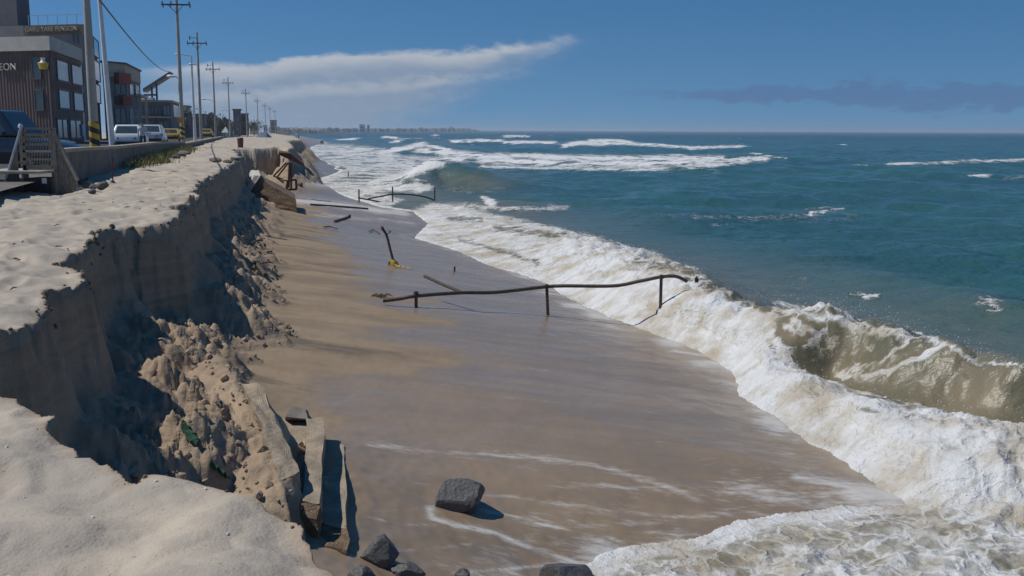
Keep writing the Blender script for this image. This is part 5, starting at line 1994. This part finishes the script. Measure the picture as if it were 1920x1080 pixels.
p = on_ground(563, 350)
rock('dark_lump', p + Vector((0, 0, .1)), (.26, .2, .2), 'dark lump on the wet sand beside the rusty steel frame', 'debris', ROCK, 71, sub=2)


# ------------------------------------------------------------------ broken railings on the beach
def rail_pts(lst, y0, y1, x0, x1):
    return [PD(px, py, y0 + (y1 - y0) * (px - x0) / (x1 - x0)) for px, py in lst]


def catmull(pts, n=6):
    out = []
    for i in range(len(pts) - 1):
        p0, p1, p2, p3 = pts[max(i - 1, 0)], pts[i], pts[i + 1], pts[min(i + 2, len(pts) - 1)]
        for k in range(n):
            t_ = k / n
            out.append(.5 * ((2 * p1) + (p2 - p0) * t_ + (2 * p0 - 5 * p1 + 4 * p2 - p3) * t_ ** 2 + (3 * p1 - p0 - 3 * p2 + p3) * t_ ** 3))
    out.append(pts[-1])
    return out


pA, pB = on_ground(780, 576), on_ground(1025, 591)
yr0 = pA.y
yr1 = pB.y + (pB.y - pA.y) * 0 + .0


def yrail(px):
    return float(np.interp(px, (700, 780, 1025, 1240, 1300), (yr0 - .2, yr0, pB.y, pB.y - .25, pB.y - .2)))


w = thing('pipe_railing', pB, 'long bent brown pipe railing wading from the wet sand into the breaker', 'railing')
pts = [PD(a, b_, yrail(a)) for a, b_ in ((718, 564), (750, 560), (780, 555), (860, 549), (930, 548), (1020, 538), (1060, 536), (1150, 536), (1200, 527), (1240, 519), (1265, 518), (1280, 523), (1288, 528))]
MB().tube(catmull(pts), .045, 10).build('rail', PIPE, w, True)
jn = PD(868, 549, yrail(868))
en = PD(796, 522, yrail(868) + .9)
MB().tube([jn, jn.lerp(en, .5) + Vector((0, 0, .02)), en + Vector((0, 0, .06))], .042, 8).build('broken_rail', PIPE, w, True)
for px_, yt, g_ in ((780, 546, pA), (1025, 533, pB), (1240, 515, None)):
    tpz = PD(px_, yt, yrail(px_))
    bz = (g_.z if g_ is not None else tpz.z - .75)
    lean = .05 if px_ == 1025 else 0
    o = MB().tube([(tpz.x + lean, tpz.y, bz - .25), (tpz.x, tpz.y, tpz.z)], .04, 10).build('post', PIPE, w, True)
    MB().tube([tpz - Vector((0, 0, .1)), tpz - Vector((0, 0, .02))], .062, 10).build('collar', RUST, o, True)
d_ = PD(1306, 525, yrail(1300))
w = thing('black_float', d_ - Vector((0, 0, .05)), 'small black float tossed in the breaker beyond the rail end', 'float')
MB().tube([d_ + Vector((-.05, 0, 0)), d_ + Vector((-.03, 0, 0)), d_ + Vector((.03, 0, 0)), d_ + Vector((.05, 0, 0))], [.03, .07, .07, .03], 10).build('ball', BLACK, w, True)
MB().tube([d_ + Vector((0, 0, .05)), d_ + Vector((0, 0, .1))], .015, 6).build('ring', BLACK, w)

# far railing in the foam
w0 = on_ground(673, 379)
yf = w0.y
w = thing('far_pipe_railing', w0, 'smaller broken pipe railing standing in far foam, with three bare posts', 'railing')
yq = lambda px: yf + (px - 673) * .03
for px_, y0_, y1_ in ((673, 355, 379), (736, 350, 382), (815, 352, 377)):
    a, b_ = PD(px_, y0_, yq(px_)), PD(px_, y1_, yq(px_))
    MB().tube([b_ - Vector((0, 0, .4)), a], .05, 8).build('post', PIPE, w, True)
MB().tube(catmull([PD(x_, y_, yq(x_)) for x_, y_ in ((690, 373), (715, 368), (738, 364), (772, 365), (800, 370), (815, 376))]), .05, 8).build('rail', PIPE, w, True)
MB().tube([PD(x_, y_, yq(x_)) for x_, y_ in ((672, 371), (710, 378), (756, 383))], .05, 8).build('fallen_rail', PIPE, w, True)

# leaning post with yellow cloth
b_ = on_ground(738, 498)
w = thing('leaning_post', b_, 'bent dark post with yellow cloth tied round its base on wet sand', 'post')
pp = [b_ - Vector((0, 0, .25)), PD(737, 490, b_.y), PD(731, 465, b_.y), PD(725, 442, b_.y), PD(717, 428, b_.y)]
MB().tube(catmull(pp, 4), .04, 8).build('shaft', PIPE, w, True)
MB().tube([PD(715, 429, b_.y), PD(719, 427, b_.y)], .07, 8).build('cap', RUST, w, True)
MB().tube(catmull([PD(725, 440, b_.y), PD(733, 434, b_.y + .2), PD(729, 433, b_.y)], 4), .015, 6).build('wire', PIPE, w, True)
rn = random.Random(8)
cl = MB()
top_ = PD(736.5, 487, b_.y)
for k in range(16):
    an = k * 2.4
    r_ = rn.uniform(.05, .19)
    p0_ = top_ + Vector((math.cos(an) * .05, math.sin(an) * .05, rn.uniform(-.05, .03)))
    p2_ = Vector((b_.x + math.cos(an) * r_, b_.y + math.sin(an) * r_, b_.z + rn.uniform(.0, .06)))
    p1_ = p0_.lerp(p2_, .5) + Vector((math.cos(an) * .03, 0, .02))
    sd_ = Vector((-math.sin(an), math.cos(an), 0)) * rn.uniform(.02, .045)
    cl.add([p0_ - sd_ * .6, p0_ + sd_ * .6, p1_ + sd_ * 1.3, p2_ + sd_, p2_ - sd_, p1_ - sd_ * 1.3], [(0, 1, 2, 5), (5, 2, 3, 4)])
cl.tube([top_ + Vector((0, 0, -.05)), top_ + Vector((0, 0, .02))], .06, 8)
ck = cl.build('cloth_knot', YELLOW, w)
ck.modifiers.new('solid', 'SOLIDIFY').thickness = .012
tl = MB()
pts = catmull([on_ground(741, 501), on_ground(750, 503), on_ground(762, 504), on_ground(774, 507)], 5)
vs = []
for i, p in enumerate(pts):
    k = .075 * (1 - i / len(pts)) + .012
    lift = Vector((0, 0, .035 + .02 * math.sin(i * 1.7)))
    vs += [p + Vector((0, -k, 0)) + lift, p + lift + Vector((0, 0, .04 * (1 - i / len(pts)))), p + Vector((0, k, 0)) + lift]
tl.add(vs, [(i * 3 + k, i * 3 + k + 1, i * 3 + k + 4, i * 3 + k + 3) for i in range(len(pts) - 1) for k in range(2)])
ct = tl.build('cloth_tail', YELLOW, w)
ct.modifiers.new('solid', 'SOLIDIFY').thickness = .012

# loose bars and wire
def loose(name, pix, r, label, cat, m=PIPE, lift=.05, group=None):
    pts = [on_ground(a, c_) + Vector((0, 0, lift)) for a, c_ in pix]
    o = MB().tube(catmull(pts, 4) if len(pts) > 2 else pts, r, 8).build(name, m, None, True)
    return tag(o, label, cat, group)


loose('loose_bar', ((628, 417), (655, 408)), .055, 'short dark bar lying on wet sand behind the leaning post', 'bar')
p = on_ground(656, 409)
rock('bar_clamp', p + Vector((0, 0, .1)), (.1, .1, .1), 'dark clamp at the end of the short bar', 'clamp', RUST, 81, sub=2)
loose('loose_wire', ((607, 428), (618, 427), (632, 431)), .025, 'thin curled wire on the sand beside the short dark bar', 'wire')
loose('wire_loop', ((692, 437), (700, 433), (712, 440)), .022, 'thin wire loop on wet sand by the leaning post', 'wire')
loose('long_bar', ((582, 385), (640, 389), (690, 393)), .05, 'long straight bar lying in the swash by the tilted slab', 'bar')
loose('bent_bar', ((682, 340), (690, 342), (712, 346)), .06, 'bar awash in foam behind the far railing', 'bar')
b_ = on_ground(653, 336)
tag(MB().tube([b_ - Vector((0, 0, .3)), PD(653, 322, b_.y)], .06, 8).build('lone_post', PIPE, None, True), 'lone thin post standing in foam beyond the far railing', 'post')
b_ = on_ground(852, 509)
tag(MB().tube([b_ - Vector((0, 0, .1)), b_ + Vector((.01, 0, .16))], .03, 6).build('small_peg', PIPE, None, True), 'tiny dark peg poking from wet sand between the post and the breaker', 'peg')
p = on_ground(708, 556)
mb = MB()
for k in range(46):
    an = rn.uniform(0, 6.28)
    l = rn.uniform(.12, .34)
    a = p + Vector((rn.uniform(-.12, .12), rn.uniform(-.12, .12), -.02))
    mb.tube([a, a + Vector((math.cos(an) * l * .6, math.sin(an) * l * .5, l * .25)), a + Vector((math.cos(an) * l, math.sin(an) * l, .02))], [.012, .009, .004], 4)
tag(mb.build('weed_clump', BARK), 'brown weed clump stranded on sand at the rail end', 'seaweed')
for i, (pix, r, lab) in enumerate((
        (((470, 462), (482, 456), (492, 455)), .03, 'bare root sticking out where slumped sand meets the beach'),
        (((474, 498), (484, 506), (498, 520)), .05, 'dark root stump at the toe of the scarp'),
        (((486, 500), (500, 498), (512, 497)), .018, 'thin twig lying out from the dark root stump'))):
    loose('driftwood', pix, r, lab, 'driftwood', BARK, .06)
loose('pale_stick', ((520, 945), (546, 926)), .012, 'short pale stick at the rim of the near sand lip', 'stick', WOOD_L, .03)

# green net scraps hanging over the near lip
for pix, lab in ((((345, 805), (358, 828), (372, 842)), 'upper scrap of green net on the shaded slump'), (((395, 880), (412, 893), (428, 905)), 'lower scrap of green net at the rim of the near sand lip')):
    pts = [on_ground(a, c_) + Vector((0, 0, .04)) for a, c_ in pix]
    pts = catmull(pts, 4)
    vs = []
    for i, p in enumerate(pts):
        k = .07 * math.sin(math.pi * (i + .6) / (len(pts) + .4))
        vs += [p + Vector((-k, k * .4, .03 * math.sin(i * 2))), p + Vector((0, 0, .05)), p + Vector((k, -k * .4, .03 * math.cos(i * 3)))]
    fs = []
    for i in range(len(pts) - 1):
        for k in range(2):
            fs.append((i * 3 + k, i * 3 + k + 1, i * 3 + k + 4, i * 3 + k + 3))
    o = MB().add(vs, fs).build('net_scrap', GREENN)
    sm = o.modifiers.new('solid', 'SOLIDIFY')
    sm.thickness = .012
    tag(o, lab, 'net')


# ------------------------------------------------------------------ grass at the wall, chips on the sand, clods on the slump
rn = random.Random(21)
mb = MB()
for k in range(5200):
    Y = 37 + 34 * rn.random()
    dens = math.exp(-((Y - 44) / 5) ** 2) + math.exp(-((Y - 60) / 8) ** 2) * .9
    if rn.random() > dens:
        continue
    o_ = .22 + abs(rn.gauss(0, .45))
    p = Vector((wallX(Y), Y, 0)) + NRM * o_
    p.z = tz(Y) - .05
    h = rn.uniform(.18, .55) * max(.3, 1 - .3 * o_)
    an = rn.uniform(0, 6.28)
    s = Vector((math.cos(an), math.sin(an), 0))
    t_ = Vector((rn.uniform(-1, 1), rn.uniform(-1, 1), 0)) * h * .5
    mb.add([p - s * .022, p + s * .022, p + t_ * .4 + s * .015 + Vector((0, 0, h * .7)), p + t_ + Vector((0, 0, h))], [(0, 1, 2), (0, 2, 3)])
tag(mb.build('dune_grass', GRASSM), 'rough green grass growing along the foot of the stained wall', 'grass', kind='stuff')

mb = MB()
for k in range(120):
    r_ = 2.6 + 4.5 * rn.random() ** 1.3
    a = R(rn.uniform(-36, -4))
    x, y = r_ * math.sin(a), r_ * math.cos(a)
    g_ = ground(np.array([x]), np.array([y]))
    if g_[1][0] > -.1:
        continue
    p = Vector((x, y, float(g_[0][0]) + .003))
    s = rn.uniform(.004, .011)
    an = rn.uniform(0, 3)
    e1 = Vector((math.cos(an), math.sin(an), .1)) * s
    e2 = Vector((-math.sin(an), math.cos(an), .2)) * s * .7
    u_ = Vector((0, 0, s * .5))
    mb.hexa([p - e1 - e2, p + e1 - e2, p + e1 + e2, p - e1 + e2], [p - e1 * .5 - e2 * .5 + u_, p + e1 * .6 - e2 * .5 + u_, p + e1 * .5 + e2 * .5 + u_, p - e1 * .5 + e2 * .6 + u_])
tag(mb.build('shell_chips', SHELL), 'white shell chips scattered on the near dry sand', 'shells', kind='stuff')

mb = MB()
nr = np.random.RandomState(31)
tx, ty = nr.uniform(-16, -1, 1500), nr.uniform(6, 42, 1500)
tg = ground(tx, ty)
for k in range(1500):
    cl_ = .5 + .5 * mnoise.noise(Vector((tx[k] * .5, ty[k] * .3, 2)))
    if tg[1][k] > -.05 or nr.rand() > cl_ ** 3 * 1.6 or tx[k] < wallX(ty[k]) + .5:
        continue
    p = Vector((tx[k], ty[k], float(tg[0][k]) + .008))
    an = nr.rand() * 3.14
    l = .015 + .07 * nr.rand() ** 2
    v = Vector((math.cos(an) * l, math.sin(an) * l, .01))
    mb.tube([p - v, p + Vector((0, 0, .015)), p + v], [.005, .009, .004], 4)
tag(mb.build('twig_litter', BARK), 'dark twigs and scraps scattered over the dry sand terrace', 'litter', kind='stuff')

# crumbs of slumped sand
_b = bmesh.new()
bmesh.ops.create_icosphere(_b, subdivisions=1, radius=1)
ICO_V = [v.co.copy() for v in _b.verts]
ICO_F = [tuple(v.index for v in f.verts) for f in _b.faces]
_b.free()
CLODM = mat('damp_sand_clod', (0.37, 0.285, 0.20), 0.95, 0.3, 5.0, bump=0.4)
mb = MB()
nr = np.random.RandomState(5)
cx, cy = nr.uniform(-9.5, -1.0, 9000), nr.uniform(8.5, 34, 9000)
gzv, gsd, gds, gg, gt, gu = ground(cx, cy)
for k in range(9000):
    if gt[k] < .5 or gu[k] < .25 + .3 * nr.rand():
        continue
    s = .014 + .05 * nr.rand() ** 3
    p = Vector((cx[k], cy[k], gzv[k] + s * .2))
    q_ = Matrix.Rotation(nr.rand() * 6, 3, Vector((nr.rand() - .5, nr.rand() - .5, 1)).normalized())
    vs = [q_ @ (Vector(v) * s * (.75 + .5 * nr.rand())) + p for v in ICO_V]
    mb.add(vs, ICO_F)
tag(mb.build('slumped_sand_crumbs', CLODM, None, False), 'loose crumbs and clods of damp sand on the slumped slope', 'sand', kind='stuff')


# dark crumbs and root ends along the broken rim
mb = MB()
nr = np.random.RandomState(15)
cx, cy = nr.uniform(-13, -.5, 60000), nr.uniform(4, 44, 60000)
gg_ = ground(cx, cy)
for k in np.nonzero((np.abs(gg_[1] + .01) < .045))[0]:
    if mnoise.noise(Vector((cx[k] * 1.3, cy[k] * 1.3, 7))) < -.1:
        continue
    s = (.012 + .035 * nr.rand() ** 2.5) * min(1, (math.hypot(cx[k], cy[k]) / 13) ** 1.3)
    p = Vector((cx[k], cy[k], gg_[0][k] + s * .2))
    q_ = Matrix.Rotation(nr.rand() * 6, 3, Vector((nr.rand() - .5, nr.rand() - .5, 1)).normalized())
    mb.add([q_ @ (Vector(v) * s * (.7 + .6 * nr.rand())) + p for v in ICO_V[:12]], ICO_F)
tag(mb.build('rim_crumbs', mat('dark_root_sand', (0.17, 0.135, 0.10), 0.95, 0.4, 6.0)), 'dark crumbs and root ends along the broken rim of the sand terrace', 'sand', kind='stuff')


# ------------------------------------------------------------------ spray thrown up along the breaker
SPRAY = mat('spray_drops', (0.82, 0.83, 0.82), 0.5, 0.05, 10.0)
mb = MB()
cr = [P(a, b_, h) for a, b_, h in CREST]
nr = np.random.RandomState(9)


def drop(p, s):
    vs = [p + Vector(v) * s for v in ((1, 0, -.5), (-.6, .8, -.5), (-.6, -.8, -.5), (0, 0, 1))]
    mb.add(vs, [(0, 1, 3), (1, 2, 3), (2, 0, 3), (0, 2, 1)])


SPR = [(px_, w_, h_) for px_, w_, h_ in ((1560, 60, .55), (1490, 40, .45), (1640, 60, .4), (1760, 70, .32), (1300, 40, .3), (1210, 40, .25), (1100, 50, .25), (1870, 50, .25), (930, 40, .3), (1390, 50, .3))]
cpx = np.array([c_[0] for c_ in CREST])
for px_, w_, h_ in SPR:
    for k in range(200):
        q_ = px_ + nr.normal() * w_
        i = int(np.clip(np.searchsorted(cpx, q_) - 1, 0, len(cr) - 2))
        t_ = (q_ - cpx[i]) / (cpx[i + 1] - cpx[i])
        p = cr[i].lerp(cr[i + 1], t_) + Vector((nr.normal() * .18, nr.normal() * .2, abs(nr.normal()) * h_ * .42))
        drop(p, .004 + .010 * nr.rand() ** 3)
# drops over the front of the bore
for k in range(1500):
    a, b_, h_ = CTRL[20 + nr.randint(0, 14)]
    p = P(a + nr.normal() * 60, b_ + nr.normal() * 25, h_)
    p.z += .08 + abs(nr.normal()) * .14
    drop(p, .004 + .009 * nr.rand() ** 3)
tag(mb.build('sea_spray', SPRAY), 'fine white spray thrown up along the crest of the shore breaker', 'spray', kind='stuff')


# ------------------------------------------------------------------ far bay: hills, town
def hills(name, pts, label_m, depth=260.0, seed=0):
    """ridge of land: (px, distance, height above the sea)"""
    vs, fs = [], []
    n = 140
    pxs = [p[0] for p in pts]
    m_ = 7
    for i in range(n + 1):
        px_ = pxs[0] + (pxs[-1] - pxs[0]) * i / n
        Y = float(np.interp(px_, pxs, [p[1] for p in pts]))
        h = float(np.interp(px_, pxs, [p[2] for p in pts]))
        h *= .85 + .35 * mnoise.noise(Vector((px_ * .12, seed, 0))) + .22 * mnoise.noise(Vector((px_ * .5, seed, 3)))
        d = ray(px_, 243)
        for j in range(m_ + 1):
            v = j / m_
            Yj = Y + depth * v * (Y / 1500)
            prof = math.sin(min(v * 1.7, 1) * math.pi / 2) if v < .6 else math.cos((v - .6) / .4 * math.pi / 2)
            zz = -1 + (h + 1) * prof * (.8 + .3 * mnoise.noise(Vector((px_ * .3, v * 4, seed))))
            vs.append((d.x / d.y * Yj, Yj, zz))
    for i in range(n):
        for j in range(m_):
            a = i * (m_ + 1) + j
            fs.append((a, a + m_ + 1, a + m_ + 2, a + 1))
    o = MB().add(vs, fs).build(name, label_m, None, True)
    return tag(o, kind='structure')


HILL = mat('wooded_hill', (0.05, 0.065, 0.045), 0.9, 0.5, 0.02, c2=(0.09, 0.085, 0.06))
hills('wooded_shore', [(505, 900, 10), (540, 950, 9), (580, 1050, 7), (625, 1250, 4), (660, 1400, 3)], HILL, 200, 1)
hills('headland', [(600, 1700, 8), (660, 1900, 9), (740, 2200, 12), (800, 2500, 13), (850, 2800, 16), (880, 2950, 13), (903, 3000, 3)], HILL, 300, 2)
hills('far_hills', [(500, 3300, 19), (560, 3400, 18), (620, 3600, 16), (700, 3900, 15), (780, 4000, 10), (830, 4000, 3)], HILL, 500, 3)
TOWN = [mat('town_white', (0.75, 0.74, 0.71), 0.8, 0.1, 0.05), mat('town_tan', (0.58, 0.52, 0.45), 0.8, 0.1, 0.05), mat('town_grey', (0.42, 0.43, 0.45), 0.8, 0.1, 0.05), mat('town_red', (0.45, 0.27, 0.22), 0.8, 0.1, 0.05)]


def tower(px0, px1, ytop, Y, m, label, group=None):
    x0, x1 = xy(px0, Y)[0], xy(px1, Y)[0]
    z1 = zof((px0 + px1) / 2, ytop, Y)
    dpt = max(6.0, (x1 - x0) * .8)
    w = thing('town_building', ((x0 + x1) / 2, Y, 0.5), label, 'building', group)
    foot = [(x0, Y), (x1, Y), (x1 - .1 * dpt, Y + dpt), (x0 - .1 * dpt, Y + dpt)]
    MB().prism(foot, -.5, z1).build('wall', m, w)
    MB().prism([(x0 - .4, Y - .4), (x1 + .4, Y - .4), (x1 - .1 * dpt, Y + dpt), (x0 - .1 * dpt, Y + dpt)], z1, z1 + .8).build('roof', TOWN[2], w)
    mb = MB()
    L = x1 - x0
    nf = max(1, int((z1 - 2) / 3.2))
    for s in range(nf):
        fbox(mb, (x0, Y), (x1, Y), L * .1, L * .9, 2 + s * 3.2, 2 + s * 3.2 + 1.5, -.1, .12)
    mb.build('window_band', GLASS, w)
    return w


tower(674, 684, 234, 1850, TOWN[0], 'pale tower block on the far shore, taller of an adjoining pair')
tower(688.5, 693, 235, 1870, TOWN[2], 'narrow grey tower on the far shore beside the pale tower block')
tower(616, 620, 240, 1500, TOWN[0], 'small pale tower on the far shore by the wooded hills')
tower(629, 634, 240.5, 1550, TOWN[1], 'small tan tower on the far shore next to a pale one')
tower(712, 716, 242, 2050, TOWN[3], 'reddish far block on the shore beyond the tall pair')
tower(788, 791, 239.5, 2450, TOWN[0], 'pale block on the low part of the headland')
rn = random.Random(77)
for k in range(64):
    px_ = rn.uniform(600, 893)
    Y = float(np.interp(px_, (600, 660, 740, 800, 850, 893), (1500, 1850, 2150, 2450, 2750, 2950))) - 5 + rn.uniform(0, 60)
    wd = rn.uniform(1.2, 3.6)
    base_y = 243.6 + 5.0 * FPX / Y
    up_ = rn.uniform(.8, 2.6) + (3.4 * max(0, (px_ - 760) / 120) * rn.random() if px_ < 885 else 0)
    tower(px_, px_ + wd, 243.2 - up_ + .8, Y, rn.choice(TOWN), 'tiny house of the far town along the headland shore', 'far town houses')

# ------------------------------------------------------------------ haze: salt air over the whole coast
hz = bpy.data.materials.new('salt_haze')
hz.use_nodes = True
t = hz.node_tree
t.nodes.clear()
pv = N(t, 'ShaderNodeVolumePrincipled')
pv.inputs['Color'].default_value = (0.78, 0.87, 0.98, 1)
pv.inputs['Density'].default_value = 0.00020
pv.inputs['Anisotropy'].default_value = 0.25
mo = N(t, 'ShaderNodeOutputMaterial')
t.links.new(pv.outputs[0], mo.inputs['Volume'])
o = MB().box((0, 7000, 8), (42000, 42000, 32)).build('haze', hz)
tag(o, 'thin pale sea haze over the shore', 'haze', kind='stuff')
